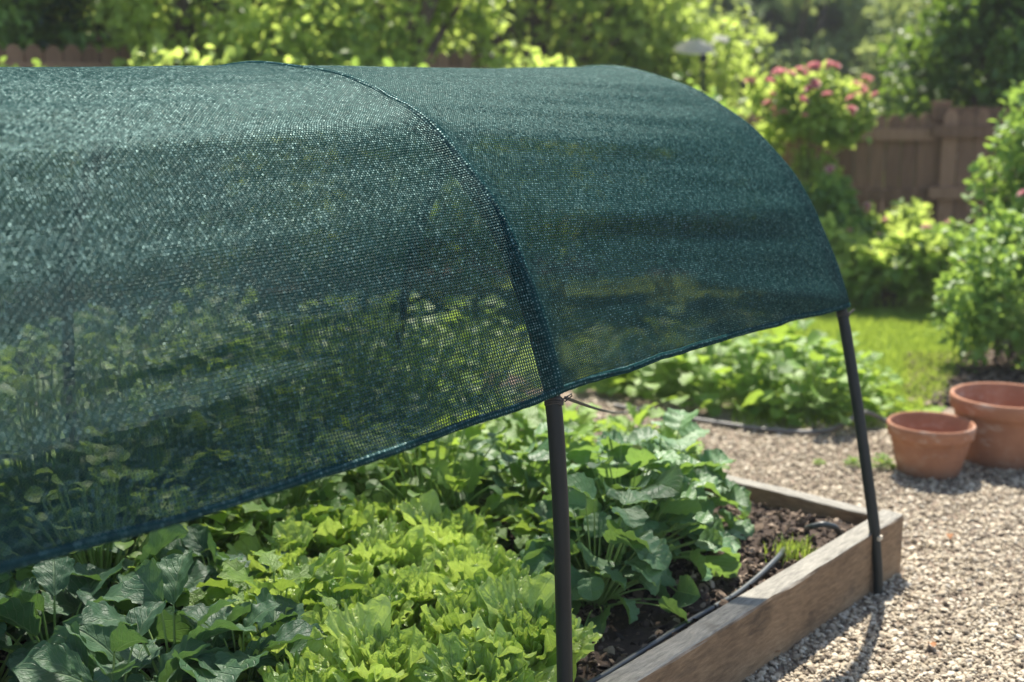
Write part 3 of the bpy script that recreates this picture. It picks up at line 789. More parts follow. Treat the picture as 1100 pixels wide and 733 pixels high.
def make(name, pair, lm, sm='stem'):
    root = empty(name, (0, 0, 0))
    pair[0].build('leaves', M[lm], root); pair[1].build('stems', M[sm], root)
    return root

LET = [lettuce(k).build('lettuce', M['lettuce']) for k in range(6)]
KALE = [make('cabbage_plant', leafy_plant(k, 26, 0.03, 0.20, 0.19, (0.11, 0.19), wf_round, 0.37, 0.8, 5, 0.06, 0.075, (-0.45, 0.6), 0.35, 0.045, 17, 24, 0.12), 'kale') for k in range(3)]
CUC = [make('squash_plant', leafy_plant(20 + k, 64, 0.02, 0.35, 0.26, (0.075, 0.14), wf_heart, 0.50, 0.8, 5, 0.05, 0.075, (-0.8, 0.45), 0.2, 0.05, 13, 18, 0.25), 'cucumber') for k in range(3)]
ARU = [make('salad_plant', leafy_plant(40 + k, 34, 0.05, 0.22, 0.17, (0.09, 0.15), wf_oval, 0.30, 0.9, 4, 0.35, 0.10, (-0.3, 0.8), 0.15, 0.05), 'mixed') for k in range(3)]
FER = [make('herb_plant', pinnate_plant(k, 16, 0.22, 0.05, 9), 'fern') for k in range(2)]
BSH = [make('bean_plant', leafy_plant(60 + k, 70, 0.03, 0.32, 0.30, (0.06, 0.10), wf_heart, 0.5, 0.8, 0, 0, 0.06, (-0.7, 0.5), 0.1, 0.03, 7, 7), 'mixed') for k in range(3)]

DEEP = [make('bean_plant', leafy_plant(80 + k, 130, 0.03, 0.40, 0.28, (0.03, 0.055), wf_heart, 0.5, 0.8, 0, 0, 0.06, (-0.7, 0.5), 0.1, 0.03, 5, 6), 'bush_mid') for k in range(3)]

# (photo column, photo row at the plant's base, template, scale, label)
def row(tm, name, cat, group, spec, z=SOIL, base=None):
    used = 0
    for i, (px, py, sc, label) in enumerate(spec):
        o = put_plant(name, tm[i % len(tm)], spot(px, py, z), random.uniform(0, 6.28), sc, label, cat, group)

lr = np.random.default_rng(8)
ORD = ('nearest to', 'second from', 'third from', 'fourth from', 'fifth from')
used = 0
for rname, y, xs_ in (('front row by the board', 1.66, (2.03, 1.82, 1.60, 1.40)), ('second row', 1.87, (2.18, 1.97, 1.75, 1.54)),
                      ('third row', 2.09, (2.30, 2.09, 1.88, 1.68)), ('fourth row', 2.31, (2.40, 2.18, 1.97, 1.78)), ('back row under the net', 2.54, (2.42, 2.20, 2.0))):
    for j, x in enumerate(xs_):
        o = put_plant('lettuce', LET[used % 6], (x + lr.uniform(-0.03, 0.03), y + lr.uniform(-0.03, 0.03), SOIL), lr.uniform(0, 6.28), lr.uniform(0.60, 0.74),
                      'frilly bright green lettuce, %s the middle hoop in the %s' % (ORD[j], rname), 'lettuce', 'bright green lettuces in the raised bed')
        o.scale.z *= 1.3
        used += 1
o = put_plant('lettuce', LET[3], spot(455, 538, SOIL), 1.0, 0.72, 'tall yellow-green lettuce standing alone close under the drooping net edge', 'lettuce', 'bright green lettuces in the raised bed')
o.scale.z *= 1.35
row(KALE, 'cabbage_plant', 'cabbage', 'dark broad-leaved cabbages in the raised bed', [
    (60, 735, 0.99, 'dark blue-green cabbage with one big cupped leaf at the lower left corner'),
    (190, 765, 1.03, 'dark cabbage with pale-ribbed leaves at the bottom edge'),
    (130, 690, 0.90, 'dark cabbage just below the net edge behind the front two'),
    (262, 755, 0.86, 'dark cabbage beside the lettuces at the bottom edge'),
    (20, 668, 0.86, 'dark cabbage half hidden by the net at the left side'),
    (232, 655, 0.8, 'small dark cabbage under the net near the ferny herb'),
])
row([KALE[1], KALE[2], KALE[0]], 'cabbage_plant', 'cabbage', 'dark broad-leaved cabbages in the raised bed', [
    (120, 800, 0.95, 'dark cabbage cut by the bottom edge between the corner cabbage and the pale-ribbed one'),
    (-10, 745, 0.95, 'dark cabbage cut by the left edge of the picture'),
    (75, 650, 0.85, 'dark cabbage deepest under the net at the left')])
row(CUC, 'squash_plant', 'squash', 'broad-leaved plants at the end of the raised bed', [
    (676, 612, 0.95, 'bushy dark green squash plant right of the middle hoop near the front board'),
    (665, 590, 0.85, 'bushy squash plant directly behind the middle hoop'),
    (712, 565, 0.85, 'squash plant with large glossy leaves nearest the end board'),
    (560, 560, 0.8, 'squash plant left of the middle hoop behind the lettuces'),
    (690, 540, 0.6, 'squash plant at the back touching the gravel view'),
    (640, 650, 0.75, 'small squash plant squeezed between lettuce and middle hoop'),
])
row(ARU, 'salad_plant', 'salad plant', 'lobed salad greens in the raised bed', [
    (290, 615, 0.95, 'lobed salad green next to the ferny herb under the net edge'),
    (245, 610, 0.9, 'lobed salad green behind the ferny herb'),
    (520, 530, 0.9, 'lobed salad green under the net edge left of the middle hoop'),
    (590, 520, 0.9, 'lobed salad green seen just left of the hoop below the net'),
    (300, 700, 0.9, 'lobed salad green between cabbages and lettuces'),
    (500, 590, 0.9, 'lobed salad green at the back of the lettuce patch'),
    (640, 510, 0.7, 'lobed salad green right of the hoop tie'),
    (610, 492, 0.8, 'lobed salad green straight behind the hoop tie'),
    (680, 488, 0.75, 'lobed salad green under the cord at the back of the bed'),
    (560, 492, 0.85, 'lobed salad green at the back left of the hoop tie'),
    (725, 520, 0.7, 'lobed salad green at the far right corner of the planting'),
    (600, 600, 0.85, 'lobed salad green behind the hoop and lettuces'),
    (345, 560, 0.9, 'lobed salad green touching the net above the lettuces'),
])
row(FER, 'herb_plant', 'herb', None, [
    (215, 668, 0.95, 'ferny herb with feathery leaves beside the dark cabbages'),
    (262, 640, 0.8, 'second feathery herb nearer the lettuces'),
])
# plants seen only as green shapes through the net
NETG = 'plants seen through the net'
spec = []
rr = np.random.default_rng(31)
for gy in (2.5, 2.8, 3.08, 3.34):
    for gx in np.arange(0.9, 3.4, 0.34):
        x, y = gx + rr.uniform(-0.08, 0.08), gy + rr.uniform(-0.06, 0.06)
        dd = x * FW[0] + y * FW[1]; px = CX + (x * RT[0] + y * RT[1]) / dd * 1345
        if y > 2.55 + 0.0 * x and x < 3.3: spec.append((x, y))
for i, (x, y) in enumerate(spec):
    tm = (ARU + DEEP + BSH)[int(rr.integers(0, 9))]
    o = put_plant(tm.name.split('.')[0], tm, (x, y, SOIL), rr.uniform(0, 6.28), rr.uniform(0.9, 1.1) * (1.25 if y > 3.2 else 1.0), 'leafy green plant seen only dimly through the lower part of the net', 'salad plant', NETG)

for i in range(34):
    x, y = 1.0 + 3.3 * (i % 12) / 12 + rr.uniform(-0.1, 0.1), 3.75 + 0.48 * (i // 12) + rr.uniform(-0.1, 0.1)
    tm = DEEP[int(rr.integers(0, 3))]
    put_plant(tm.name.split('.')[0], tm, (x, y, 0.0), rr.uniform(0, 6.28), rr.uniform(1.1, 1.4), 'leafy plant in the bed behind, seen dimly through the lower part of the net', 'salad plant', 'plants of the bed behind')
for x, y, sc in ((1.72, 3.22, 1.35), (1.95, 3.28, 1.4), (3.22, 3.22, 1.35), (2.95, 3.25, 1.3), (1.4, 3.25, 1.3), (2.3, 3.25, 1.3), (2.62, 3.25, 1.3)):
    put_plant('bean_plant', DEEP[0], (x, y, SOIL), x * 3, sc, 'leafy green plant seen only dimly through the lower part of the net', 'salad plant', NETG)
# yellowing leaves and a tuft of grass
def tuft(n, h, spread, seed):
    r = np.random.default_rng(seed); mb = MB()
    for i in range(n):
        a = r.uniform(0, 6.28); l = h * r.uniform(0.5, 1.1); ln = r.uniform(0.1, 0.7)
        t = np.linspace(0, 1, 6); w = 0.0016 * (1 - t ** 2 * 0.95)
        c = np.stack([np.sin(ln * t ** 1.5) * l * t, np.zeros(6), l * t * np.cos(ln * t)], 1)
        v = np.concatenate([c + np.array([0, 1, 0]) * w[:, None], c - np.array([0, 1, 0]) * w[:, None]])
        f = [[k, k + 1, k + 7, k + 6] for k in range(5)]
        b = r.normal(0, spread, 2)
        mb.add(v @ rotz(a).T + np.array([b[0], b[1], 0]), f)
    return mb
g = tuft(170, 0.062, 0.030, 4).build('grass_tuft', M['grass']); g.location = spot(852, 600, SOIL)
tag(g, 'small green grass tuft growing in the mulch beside the front board', 'grass tuft')
for i, (px, py, sc, lb) in enumerate([(948, 503, 0.22, 'small green weed at the left foot of the small pot'), (915, 502, 0.16, 'tiny green weed in the gravel left of the pots'), (880, 500, 0.12, 'tiniest green weed in the gravel behind the end hoop')]):
    put_plant('weed', ARU[i], spot(px, py, 0.0), i * 2.0, sc, lb, 'weed', 'weeds in the gravel').name = 'weed'
# sprawling leafy row beyond the path
row(BSH, 'bean_plant', 'bean plant', 'low leafy plants in the row beyond the path', [
    (705, 425, 0.95, 'leafy bean plant at the left end of the row beyond the path'),
    (765, 432, 1.05, 'leafy bean plant second from the left end of the row'),
    (828, 440, 1.1, 'leafy bean plant in the middle of the row beyond the path'),
    (872, 449, 1.0, 'leafy bean plant behind the end hoop'),
    (915, 442, 0.8, 'leafy bean plant at the right end of the row beside the pots'),
    (735, 405, 1.0, 'leafy bean plant in the rear left of the row'),
    (800, 408, 1.1, 'leafy bean plant in the rear middle of the row'),
    (855, 412, 0.9, 'leafy bean plant in the rear of the row left of the end hoop'),
    (893, 414, 0.8, 'leafy bean plant in the rear right of the row against the lawn'),
    (660, 412, 0.9, 'leafy bean plant just showing under the net hem'),
], z=0.0)

lr = np.random.default_rng(77)
dry = leaf_mat('dry_leaf', (0.22, 0.09, 0.03), (0.42, 0.20, 0.08), (0.4, 0.2, 0.06), 0.2, 0.6, 0.2)
for px, py, lb in ((1020, 574, 'rust brown fallen leaf on the gravel near the right edge'), (873, 672, 'dark fallen leaf on the shaded gravel beside the board'), (1003, 695, 'small fallen leaf on the gravel at the lower right'), (838, 700, 'brown fallen leaf close to the front board at the bottom'), (905, 600, 'dry curled leaf lying on the mulch by the corner of the bed')):
    z_ = 0.16 if py == 600 else 0.02
    v, F, uv = leaf_grid(7, 9, 0.035, 0.011, wf_oval, bend=1.0, cup=0.5, r=lr)
    m_ = MB(); m_.add(v, F, uv); o = m_.build('fallen_leaf', dry); o.location = spot(px, py, z_); o.rotation_euler = (0.2, 0.1, lr.uniform(0, 6.28))
    tag(o, lb, 'leaf')
# ------------------------------------------------------------------ pots
def pot(name, loc, R, Hh, Rb, rimh, label):
    th = R * 0.085; rp = R * 0.93
    prof = [(0.0, 0.0), (Rb - 0.006, 0.0), (Rb, 0.006)]
    z1 = Hh - rimh
    for t in np.linspace(0.1, 1, 8): prof.append((Rb + (rp - 0.004 - Rb) * t, 0.006 + (z1 - 0.010) * t))
    prof += [(rp, z1 - 0.002), (rp + 0.006, z1 + 0.003), (R - 0.004, z1 + rimh * 0.25), (R - 0.001, z1 + rimh * 0.6), (R, Hh - 0.010), (R - 0.004, Hh - 0.003), (R - th * 0.5, Hh), (R - th + 0.003, Hh - 0.003), (R - th, Hh - 0.010)]
    zi = 0.03
    for t in np.linspace(0.2, 1, 6): prof.append((R - th - (R - th - Rb + 0.02) * t, Hh - 0.01 - (Hh - 0.01 - zi) * t))
    prof.append((0.0, zi))
    mb = MB(); mb.lathe(prof, 72)
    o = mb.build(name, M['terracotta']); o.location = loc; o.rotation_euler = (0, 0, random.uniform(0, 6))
    return tag(o, label, 'flower pot', 'terracotta pots on the gravel')
q1 = far(999, 4.74, 0, 0.12); q2 = far(1080, 4.90, 0, 0.15)
pot('flower_pot', q1, 0.168, 0.205, 0.118, 0.055, 'smaller empty terracotta pot standing in front on the gravel')
pot('flower_pot', q2, 0.222, 0.275, 0.158, 0.065, 'larger terracotta pot at the right edge behind the smaller one')

# ------------------------------------------------------------------ grass on the lawn
r = np.random.default_rng(11)
n = 42000
d = r.uniform(5.35, 8.7, n); px = r.uniform(800, 1110, n)
lim = np.interp(px, [800, 930, 1000, 1040, 1060, 1110], [5.5, 5.45, 5.5, 6.1, 7.0, 7.4])
ok = d > lim + r.normal(0, 0.12, n)
d, px = d[ok], px[ok]; n = len(d)
P = d[:, None] * FW + ((px - CX) / 1373.0 * d)[:, None] * RT
P[:, 2] = 0.002
tv = np.array([[-0.5, 0, 0], [0.5, 0, 0], [0.32, 0.25, 0.62], [-0.32, 0.25, 0.62], [0.05, 0.55, 1.0], [-0.05, 0.55, 1.0]])
tf = np.array([[0, 1, 2, 3], [3, 2, 4, 5]])
S = np.stack([np.full(n, 0.006), np.full(n, 0.03), r.uniform(0.02, 0.05, n)], 1)
a = r.uniform(0, 6.28, n)
V = tv[None] * S[:, None, :]
ca, sa = np.cos(a)[:, None], np.sin(a)[:, None]
V = np.stack([V[..., 0] * ca - V[..., 1] * sa, V[..., 0] * sa + V[..., 1] * ca, V[..., 2]], 2) + P[:, None, :]
mb = MB(); mb.add(V.reshape(-1, 3), (tf[None] + (np.arange(n) * 6)[:, None, None]).reshape(-1, 4))
tag(mb.build('grass', M['grass']), 'short sunlit lawn grass beyond the pots', 'grass', kind='stuff')

# ------------------------------------------------------------------ bushes and trees
LEAF6 = np.array([[0, 0, 0], [-0.30, 0.30, 0.07], [-0.27, 0.66, 0.06], [0, 1.0, -0.08], [0.27, 0.66, 0.06], [0.30, 0.30, 0.07]])
LEAF6F = np.array([[0, 3, 2, 1], [0, 5, 4, 3]])
def crown(seed, rx, ry, rz, n, ls, clumps=26, cr=0.38, low=-0.6, narrow=1.0):
    """leaf cloud: clumps of leaves over an ellipsoid, with gaps between them"""
    r = np.random.default_rng(seed); mb = MB()
    c = []
    while len(c) < clumps:
        p = r.normal(0, 1, 3); p /= np.linalg.norm(p)
        if p[2] < low: continue
        c.append(p * r.uniform(0.45, 0.95))
    c = np.array(c); w = r.uniform(0.6, 1.3, clumps)
    k = r.choice(clumps, n, p=w / w.sum())
    o = r.normal(0, 1, (n, 3)); o /= np.linalg.norm(o, axis=1)[:, None]
    o *= (cr * w[k] * r.random(n) ** 0.45)[:, None]
    P = (c[k] + o) * np.array([rx, ry, rz]); P[:, 2] += rz
    P = P[P[:, 2] > 0.02]; n = len(P)
    R = rand_rot(n, r, 0.75)
    inst(mb, LEAF6 * np.array([1, 1, 1.2]), LEAF6F, P, R, ls * r.uniform(0.6, 1.25, n))
    return mb, c * np.array([rx, ry, rz]) + np.array([0, 0, rz])
def branches(seed, tips, base_r, h0, lean=0.0, multi=1):
    r = np.random.default_rng(seed); mb = MB()
    if multi == 1:
        P = [(0, 0, -0.1), (0.03 * lean, 0, h0 * 0.5), (0.08 * lean, 0.02, h0)]
        mb.tube(P, [base_r * 1.3, base_r, base_r * 0.8], 10)
    for t in tips:
        b = np.array([0, 0, h0 * r.uniform(0.7, 1.0)]) if multi == 1 else np.array([r.normal(0, 0.05), r.normal(0, 0.05), -0.05])
        m = b * 0.5 + t * 0.5 + r.normal(0, 0.06, 3) * np.linalg.norm(t - b); m[2] += 0.08 * np.linalg.norm(t - b)
        q = np.linspace(0, 1, 7)[:, None]
        P = (1 - q) ** 2 * b + 2 * q * (1 - q) * m + q ** 2 * t
        mb.tube(P, np.linspace(base_r * 0.55, base_r * 0.12, 7), 6, cap=False)
    return mb
def flower_mesh(seed, n=26, size=1.0):
    r = np.random.default_rng(seed); mb = MB()
    for i in range(n):
        f = i / n
        R = (rotz(i * 2.4) @ rotx(0.25 + 1.05 * f))[None]
        inst(mb, LEAF6 * np.array([1.25, 1, 1.2]), LEAF6F, np.array([[0, 0, 0.1 * f]]), R, np.array([size * (0.75 - 0.35 * f)]))
    return mb
FLW = {}
def flowers(root, mat, pts, size):
    for i, p in enumerate(pts):
        key = (mat, i % 3)
        if key not in FLW:
            me = flower_mesh(77 + i, 26, 1.0).mesh('flower'); me.materials.append(M[mat]); FLW[key] = me
        o = bpy.data.objects.new('flower', FLW[key]); COL.objects.link(o); o.parent = root
        o.location = p; s = size * random.uniform(0.8, 1.2); o.scale = (s, s, s); o.rotation_euler = (random.uniform(-0.7, 0.7), random.uniform(-0.7, 0.7), random.uniform(0, 6))

def bush(name, loc, rx, rz, n, ls, mat, label, cat, seed, group=None, clumps=26, cr=0.36, fl=None, low=-0.7):
    root = empty(name, loc, seed * 1.7)
    mb, tips = crown(seed, rx, rx, rz, n, ls, clumps, cr, low)
    mb.build('foliage', M[mat], root)
    branches(seed, tips[:12], 0.011, 0.0, multi=2).build('stems', M['bark'], root)
    tag(root, label, cat, group)
    if fl:
        r = np.random.default_rng(seed + 5); m, cnt, sz = fl
        pts = []
        while len(pts) < cnt:
            t = tips[r.integers(0, len(tips))]; dv = t - np.array([0, 0, rz]); dv = dv / np.array([rx, rx, rz]); dv /= np.linalg.norm(dv); dv = dv + r.normal(0, 0.45, 3) + np.array([0, 0, 0.35]); dv /= np.linalg.norm(dv)
            p = t + dv * np.array([rx, rx, rz]) * cr * 1.05
            if p[2] > rz * (0.25 if m == 'rose' else 0.8) and (p[0] * math.cos(seed * 1.7) - p[1] * math.sin(seed * 1.7)) * FW[0] + (p[0] * math.sin(seed * 1.7) + p[1] * math.cos(seed * 1.7)) * FW[1] < rx * 0.35: pts.append(p)
        flowers(root, m, pts, sz)
    return root
def tree(name, loc, rx, rz, h0, n, ls, mat, label, seed, group=None, clumps=40, cr=0.30, trunk_r=0.12):
    root = empty(name, loc, seed * 2.3)
    mb, tips = crown(seed, rx, rx, rz, n, ls, clumps, cr, -0.8)
    o = mb.build('crown', M[mat], root); o.location = (0, 0, h0)
    branches(seed, tips[:18] + np.array([0, 0, h0]), trunk_r, h0 + rz * 0.5, lean=1).build('trunk', M['bark'], root)
    tag(root, label, 'tree', group)
    return root

# border in front of the right-hand fence
rb = bush('rose_bush', far(872, 9.4), 0.44, 0.36, 3000, 0.085, 'bush_light', 'tall climbing rose with red-pink blooms over the brown fence', 'rose bush', 41, fl=('rose', 52, 0.066), clumps=26, cr=0.36)
for ch in kids(rb):
    if ch.name.startswith(('foliage', 'flower')): ch.location.z += 0.93
    if ch.name.startswith('stems'): ch.scale = (0.7, 0.7, 4.2)
mbl, _ = crown(141, 0.29, 0.28, 0.58, 2000, 0.08, 16, 0.40, -0.9)
mbl.build('foliage', M['bush_light'], rb)
bush('shrub', far(900, 8.9), 0.40, 0.40, 3000, 0.075, 'bush_mid', 'leafy green shrub below the climbing rose', 'shrub', 42, fl=('pink', 5, 0.06))
bush('shrub', far(968, 9.0), 0.34, 0.33, 2200, 0.07, 'bush_light', 'light green shrub with orange-pink tips in front of the fence post', 'shrub', 43, fl=('pink', 9, 0.05))
bush('hydrangea', far(962, 8.35), 0.34, 0.27, 1500, 0.11, 'bush_light', 'low yellow-green hydrangea with one white flower head at the lawn edge', 'hydrangea', 44, fl=('white_flower', 1, 0.12), clumps=18)
bush('shrub', far(898, 8.6), 0.30, 0.30, 1300, 0.08, 'bush_light', 'small yellow-green shrub right behind the end hoop', 'shrub', 45, clumps=16)
bush('shrub', far(1045, 8.3), 0.42, 0.36, 3400, 0.06, 'bush_mid', 'small-leaved green shrub at the right back of the lawn', 'shrub', 46, fl=('pink', 5, 0.05))
bush('rose_bush', far(1098, 6.5), 0.35, 0.42, 3400, 0.055, 'bush_mid', 'leafy rose shrub standing in the mulch patch at the right edge', 'rose bush', 47, fl=('pink', 3, 0.05), low=-0.95, clumps=34)
bush('shrub', far(1134, 7.6), 0.48, 0.78, 5600, 0.062, 'bush_mid', 'tall light green shrub cut by the right edge of the picture', 'shrub', 48)
bush('shrub', far(815, 8.8), 0.42, 0.34, 2000, 0.07, 'bush_mid', 'green shrub hidden behind the end of the net', 'shrub', 49)
# behind the bed, seen through the net and over its ridge on the left
for i, (px, dd, rx, rz, mt, lb) in enumerate([
        (60, 7.3, 0.75, 0.80, 'bush_mid', 'green shrub behind the net at the far left'),
        (240, 7.8, 0.85, 0.85, 'bush_light', 'yellow-green shrub behind the net left of centre'),
        (420, 8.3, 0.80, 0.85, 'bush_mid', 'green shrub behind the net near the middle hoop'),
        (600, 8.8, 0.80, 0.80, 'bush_light', 'yellow-green shrub behind the net right of the middle hoop'),
        (720, 9.0, 0.70, 0.72, 'bush_mid', 'green shrub behind the end section of the net')]):
    bush('shrub', far(px, dd), rx, rz, 3600, 0.085, mt, lb, 'shrub', 60 + i)
# tall growth above the left fence
tree('tree', far(225, 9.1), 1.05, 1.35, 0.75, 8500, 0.085, 'bush_light', 'yellow-green leafy small tree overhanging the left fence', 71, cr=0.26)
tree('tree', far(420, 10.2), 1.15, 1.35, 0.75, 8500, 0.09, 'bush_light', 'bright leafy small tree with pale blossoms above the net ridge', 72, cr=0.26)
tree('tree', far(95, 9.6), 1.0, 1.35, 0.9, 6000, 0.09, 'bush_dark', 'dark green tree behind the pink flowers at the left', 73, cr=0.28)
bush('flowering_shrub', far(22, 8.7), 0.72, 1.20, 4600, 0.08, 'bush_mid', 'shrub with dusty pink flower heads above the left fence', 'shrub', 74, fl=('pink', 34, 0.085), low=-0.2)
bush('shrub', far(330, 9.0), 0.75, 1.12, 4600, 0.085, 'bush_light', 'sunny green shrub at the fence right of the overhanging tree', 'shrub', 75, fl=('white_flower', 6, 0.06))
tree('tree', far(575, 13.5), 1.7, 2.2, 0.4, 6500, 0.12, 'bush_light', 'broad sunlit green tree rising behind the middle of the net ridge', 76)
tree('tree', far(480, 15.0), 1.8, 2.4, 0.6, 9000, 0.12, 'tree_leaf', 'shadowed deep green tree behind the blossoming one', 77)
tree('tree', far(690, 14.0), 1.25, 1.25, 0.25, 7000, 0.11, 'bush_light', 'round yellow-green tree left of the bird feeder', 78)
tree('tree', far(1096, 11.0), 1.0, 1.2, 0.5, 14000, 0.09, 'bush_deep', 'dark dense tree with sunlit top beyond the right fence', 79, cr=0.34)
tree('tree', far(1035, 13.5), 0.8, 0.7, 0.4, 4500, 0.09, 'tree_leaf', 'soft green tree beside the dark dense one', 80)
bush('shrub', far(990, 11.0), 0.32, 0.70, 1500, 0.08, 'bush_mid', 'pale shrub peeping over the fence left of the dark tree', 'shrub', 81, fl=('white_flower', 4, 0.07))
bush('shrub', far(770, 11.5), 0.7, 0.70, 3000, 0.085, 'bush_light', 'yellow-green shrub below the bird feeder', 'shrub', 82, fl=('rose', 3, 0.07))
# trees on the slope
def hill_z(d): return 14.0 * max(0, (d - 16) / 90 - 0.02) ** 1.15 - 0.3
rr = np.random.default_rng(90)
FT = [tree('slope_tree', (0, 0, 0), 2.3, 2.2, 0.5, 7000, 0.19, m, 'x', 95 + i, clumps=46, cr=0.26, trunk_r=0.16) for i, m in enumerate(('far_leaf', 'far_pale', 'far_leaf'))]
i = 0
for dd, step, lab in ((20, 95, 'hazy green tree in the nearest row on the slope beyond the garden'), (29, 80, 'hazy green tree in the middle row on the slope beyond the garden'), (42, 62, 'pale hazy tree in the farthest row on the slope')):
    px = -60 + rr.uniform(0, 30)
    while px < 1170:
        if dd == 20 and 640 < px < 1010: px += 60; continue
        tm = FT[int(rr.integers(0, 3))]
        if tm.get('used') is None: tm['used'] = True; o = tm
        else: o = copy_tree(tm)
        o.location = far(px, dd + rr.uniform(-2, 2), hill_z(dd) - 0.2); o.rotation_euler = (0, 0, rr.uniform(0, 6.28))
        s = rr.uniform(0.75, 1.2) * {20: 1.0, 29: 1.5, 42: 2.0}[dd]; o.scale = (s, s, s * rr.uniform(0.85, 1.15))
        tag(o, lab, 'tree', 'trees on the slope, row %d m off' % dd)
        px += step * rr.uniform(0.8, 1.2)
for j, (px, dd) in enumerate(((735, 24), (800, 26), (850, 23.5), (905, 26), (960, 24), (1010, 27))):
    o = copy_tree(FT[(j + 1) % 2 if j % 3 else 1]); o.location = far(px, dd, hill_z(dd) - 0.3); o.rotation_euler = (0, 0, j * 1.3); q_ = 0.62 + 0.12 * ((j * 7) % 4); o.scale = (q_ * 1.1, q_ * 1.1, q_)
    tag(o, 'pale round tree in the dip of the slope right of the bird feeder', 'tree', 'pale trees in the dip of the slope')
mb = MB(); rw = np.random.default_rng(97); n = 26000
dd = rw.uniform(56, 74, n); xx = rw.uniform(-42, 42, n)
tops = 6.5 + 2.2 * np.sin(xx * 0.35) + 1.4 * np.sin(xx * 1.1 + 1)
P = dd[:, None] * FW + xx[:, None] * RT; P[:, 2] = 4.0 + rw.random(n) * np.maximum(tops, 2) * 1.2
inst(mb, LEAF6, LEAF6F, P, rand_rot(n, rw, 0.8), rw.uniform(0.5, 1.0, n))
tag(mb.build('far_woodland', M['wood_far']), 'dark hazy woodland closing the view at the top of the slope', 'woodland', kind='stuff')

# ------------------------------------------------------------------ fences
def fence(p0, p1, top, label, bw=0.115, post_every=1.75, cap=False):
    p0 = np.array(p0); p1 = np.array(p1); L = np.linalg.norm(p1 - p0); a = math.atan2(p1[1] - p0[1], p1[0] - p0[0])
    root = empty('wooden_fence', tuple(p0), a)
    n = int(L / (bw + 0.008))
    rr = np.random.default_rng(int(L * 100))
    for i in range(n):
        x = i * (bw + 0.008); h = top - rr.uniform(0, 0.02); mb = MB()
        y0 = 0.0
        pts = [(x, 0.02), (x + bw, 0.02), (x + bw, h - 0.05), (x + bw * 0.72, h - 0.008), (x + bw * 0.5, h), (x + bw * 0.28, h - 0.008), (x, h - 0.05)]
        m = len(pts); V = [(p, y0, z) for p, z in pts] + [(p, y0 + 0.019, z) for p, z in pts]
        mb.add(V, [[k, (k + 1) % m, m + (k + 1) % m, m + k] for k in range(m)])
        mb.add(V, [list(range(m))]); mb.add(V, [list(range(m, 2 * m))[::-1]])
        mb.build('board', M['fence'], root, smooth=False)
    for z in (top - 0.17, top * 0.5, 0.22):
        mb = MB(); mb.box((0, 0.021, z - 0.045), (L, 0.065, z + 0.045)); mb.build('rail', M['fence'], root, smooth=False)
    if cap:
        mb = MB(); mb.box((0, -0.045, top - 0.09), (L, -0.003, top + 0.012)); mb.build('rail', M['fence'], root, smooth=False)
    for x in np.arange(post_every * 0.5, L + 0.1, post_every):
        mb = MB(); mb.box((x - 0.06, -0.13, -0.1), (x + 0.06, -0.047, top + 0.03)); mb.box((x - 0.07, -0.14, top + 0.032), (x + 0.07, -0.037, top + 0.055))
        mb.build('post', M['fence'], root, smooth=False)
    tag(root, label, 'fence')
    return root
fence(far(1150, 9.9), far(1000, 10.0), 1.31, 'brown wooden fence panel with a capped post at the right', cap=True, post_every=1.95)
fence(far(1002, 10.05), far(745, 10.15), 1.28, 'brown wooden fence of round-topped boards behind the climbing rose')
fence(far(520, 10.4), far(-170, 7.35), 1.76, 'dark brown board fence at the upper left behind the overhanging leaves')

# ------------------------------------------------------------------ bird feeder
root = empty('bird_feeder', far(753, 12.5))
mb = MB(); mb.tube([(0, 0, -0.1), (0, 0, 1.84)], 0.014, 10); mb.build('pole', M['pipe'], root)
mb = MB(); mb.lathe([(0, 1.70), (0.04, 1.71), (0.045, 1.73), (0.03, 1.80), (0, 1.81)], 20); mb.build('seed_cup', M['pipe'], root)
mb = MB(); mb.lathe([(0.20, 1.83), (0.185, 1.85), (0.11, 1.90), (0.03, 1.93), (0, 1.935)], 28)
ob = mb.build('roof', M['white'], root); zc_ = 1.86
for v_ in ob.data.vertices: v_.co.z -= zc_
ob.location = (-0.09 * RT[0], -0.09 * RT[1], zc_)
from mathutils import Matrix
ob.rotation_euler = Matrix.Rotation(math.radians(15), 3, Vector(tuple(RT))).to_euler()
mb = MB(); mb.tube([(0, 0, 1.78), tuple(0.12 * RT + np.array([0, 0, 1.93])), tuple(0.23 * RT + np.array([0, 0, 1.90]))], 0.012, 8)
mb.tube([tuple(0.10 * RT + np.array([0, 0, 1.945])), tuple(0.24 * RT + np.array([0, 0, 1.925]))], 0.022, 8); mb.build('arm', M['white'], root)
tag(root, 'white-topped bird feeder on a dark pole beyond the net', 'bird feeder')

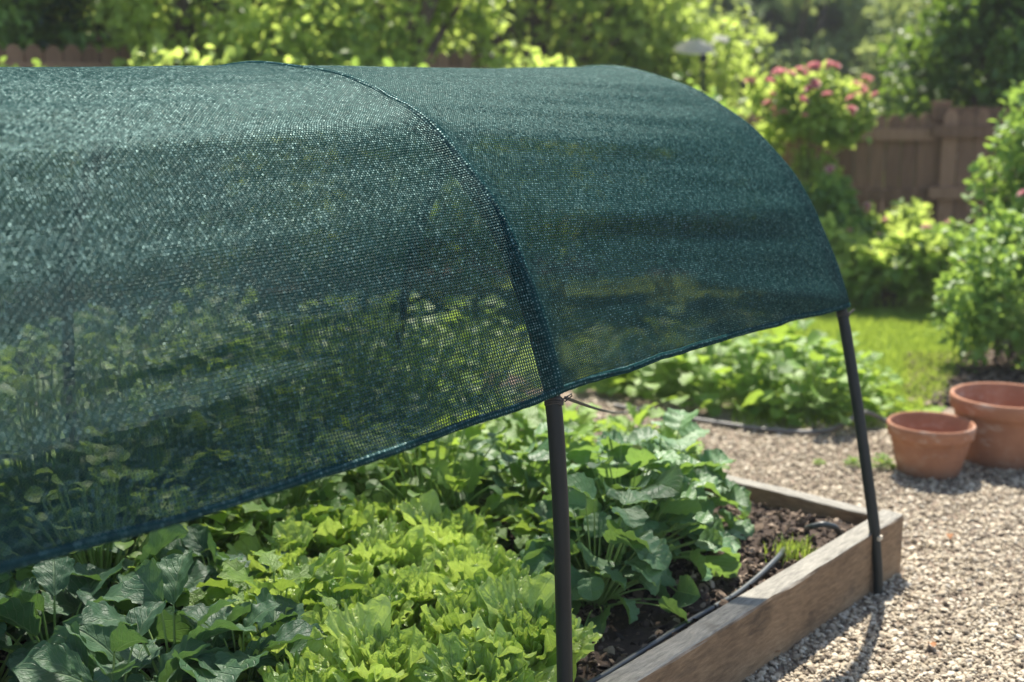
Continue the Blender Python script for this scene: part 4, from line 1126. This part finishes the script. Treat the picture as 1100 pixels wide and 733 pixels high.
mb = MB(); mb.box((-202, -202, -1.5), (302, 302, 24))
t = NT('haze_air'); pv = t.n('ShaderNodeVolumePrincipled'); pv.inputs['Color'].default_value = (0.92, 0.96, 1.0, 1); pv.inputs['Density'].default_value = 0.0016
t.t.links.new(pv.outputs[0], t.out.inputs['Volume'])
tag(mb.build('haze', t.m, smooth=False), kind='stuff')
# ------------------------------------------------------------------ light, sky, camera
sun_dir = Vector((0.58, 0.40, 1.0)).normalized()
elev = math.asin(sun_dir.z); azim = math.atan2(sun_dir.y, sun_dir.x)
sl = bpy.data.lights.new('Sun', 'SUN'); sl.energy = 5.0; sl.angle = math.radians(0.53); sl.color = (1.0, 0.93, 0.82)
so = bpy.data.objects.new('Sun', sl); COL.objects.link(so); so.rotation_euler = sun_dir.to_track_quat('Z', 'Y').to_euler(); so.location = (6, 4, 12)
w = bpy.data.worlds.new('World'); SC.world = w; w.use_nodes = True
nt = w.node_tree; bg = nt.nodes['Background']
sky = nt.nodes.new('ShaderNodeTexSky'); sky.sky_type = 'NISHITA'; sky.sun_disc = False
sky.sun_elevation = elev; sky.sun_rotation = PI / 2 - azim
nt.links.new(sky.outputs[0], bg.inputs[0]); bg.inputs[1].default_value = 0.10

cam = bpy.data.cameras.new('Camera'); co = bpy.data.objects.new('Camera', cam); COL.objects.link(co)
co.location = (0, 0, EYE); co.rotation_euler = (PI / 2 - PITCH, 0, AZ - PI / 2)
cam.sensor_width = 36; cam.lens = FPX / 1100 * 36; cam.clip_end = 600; cam.clip_start = 0.05
cam.dof.use_dof = True; cam.dof.focus_distance = 2.65; cam.dof.aperture_fstop = 2.4; cam.dof.aperture_blades = 0
SC.camera = co
SC.view_settings.view_transform = 'Standard'; SC.view_settings.look = 'None'; SC.view_settings.gamma = 1.0
SC.view_settings.exposure = 1.30
SC.cycles.max_bounces = 8; SC.cycles.transparent_max_bounces = 16; SC.cycles.diffuse_bounces = 3; SC.cycles.glossy_bounces = 2; SC.cycles.transmission_bounces = 4
SC.cycles.sample_clamp_indirect = 4.0
SC.cycles.use_denoising = True
for o in bpy.data.objects:
    if 'used' in o: del o['used']
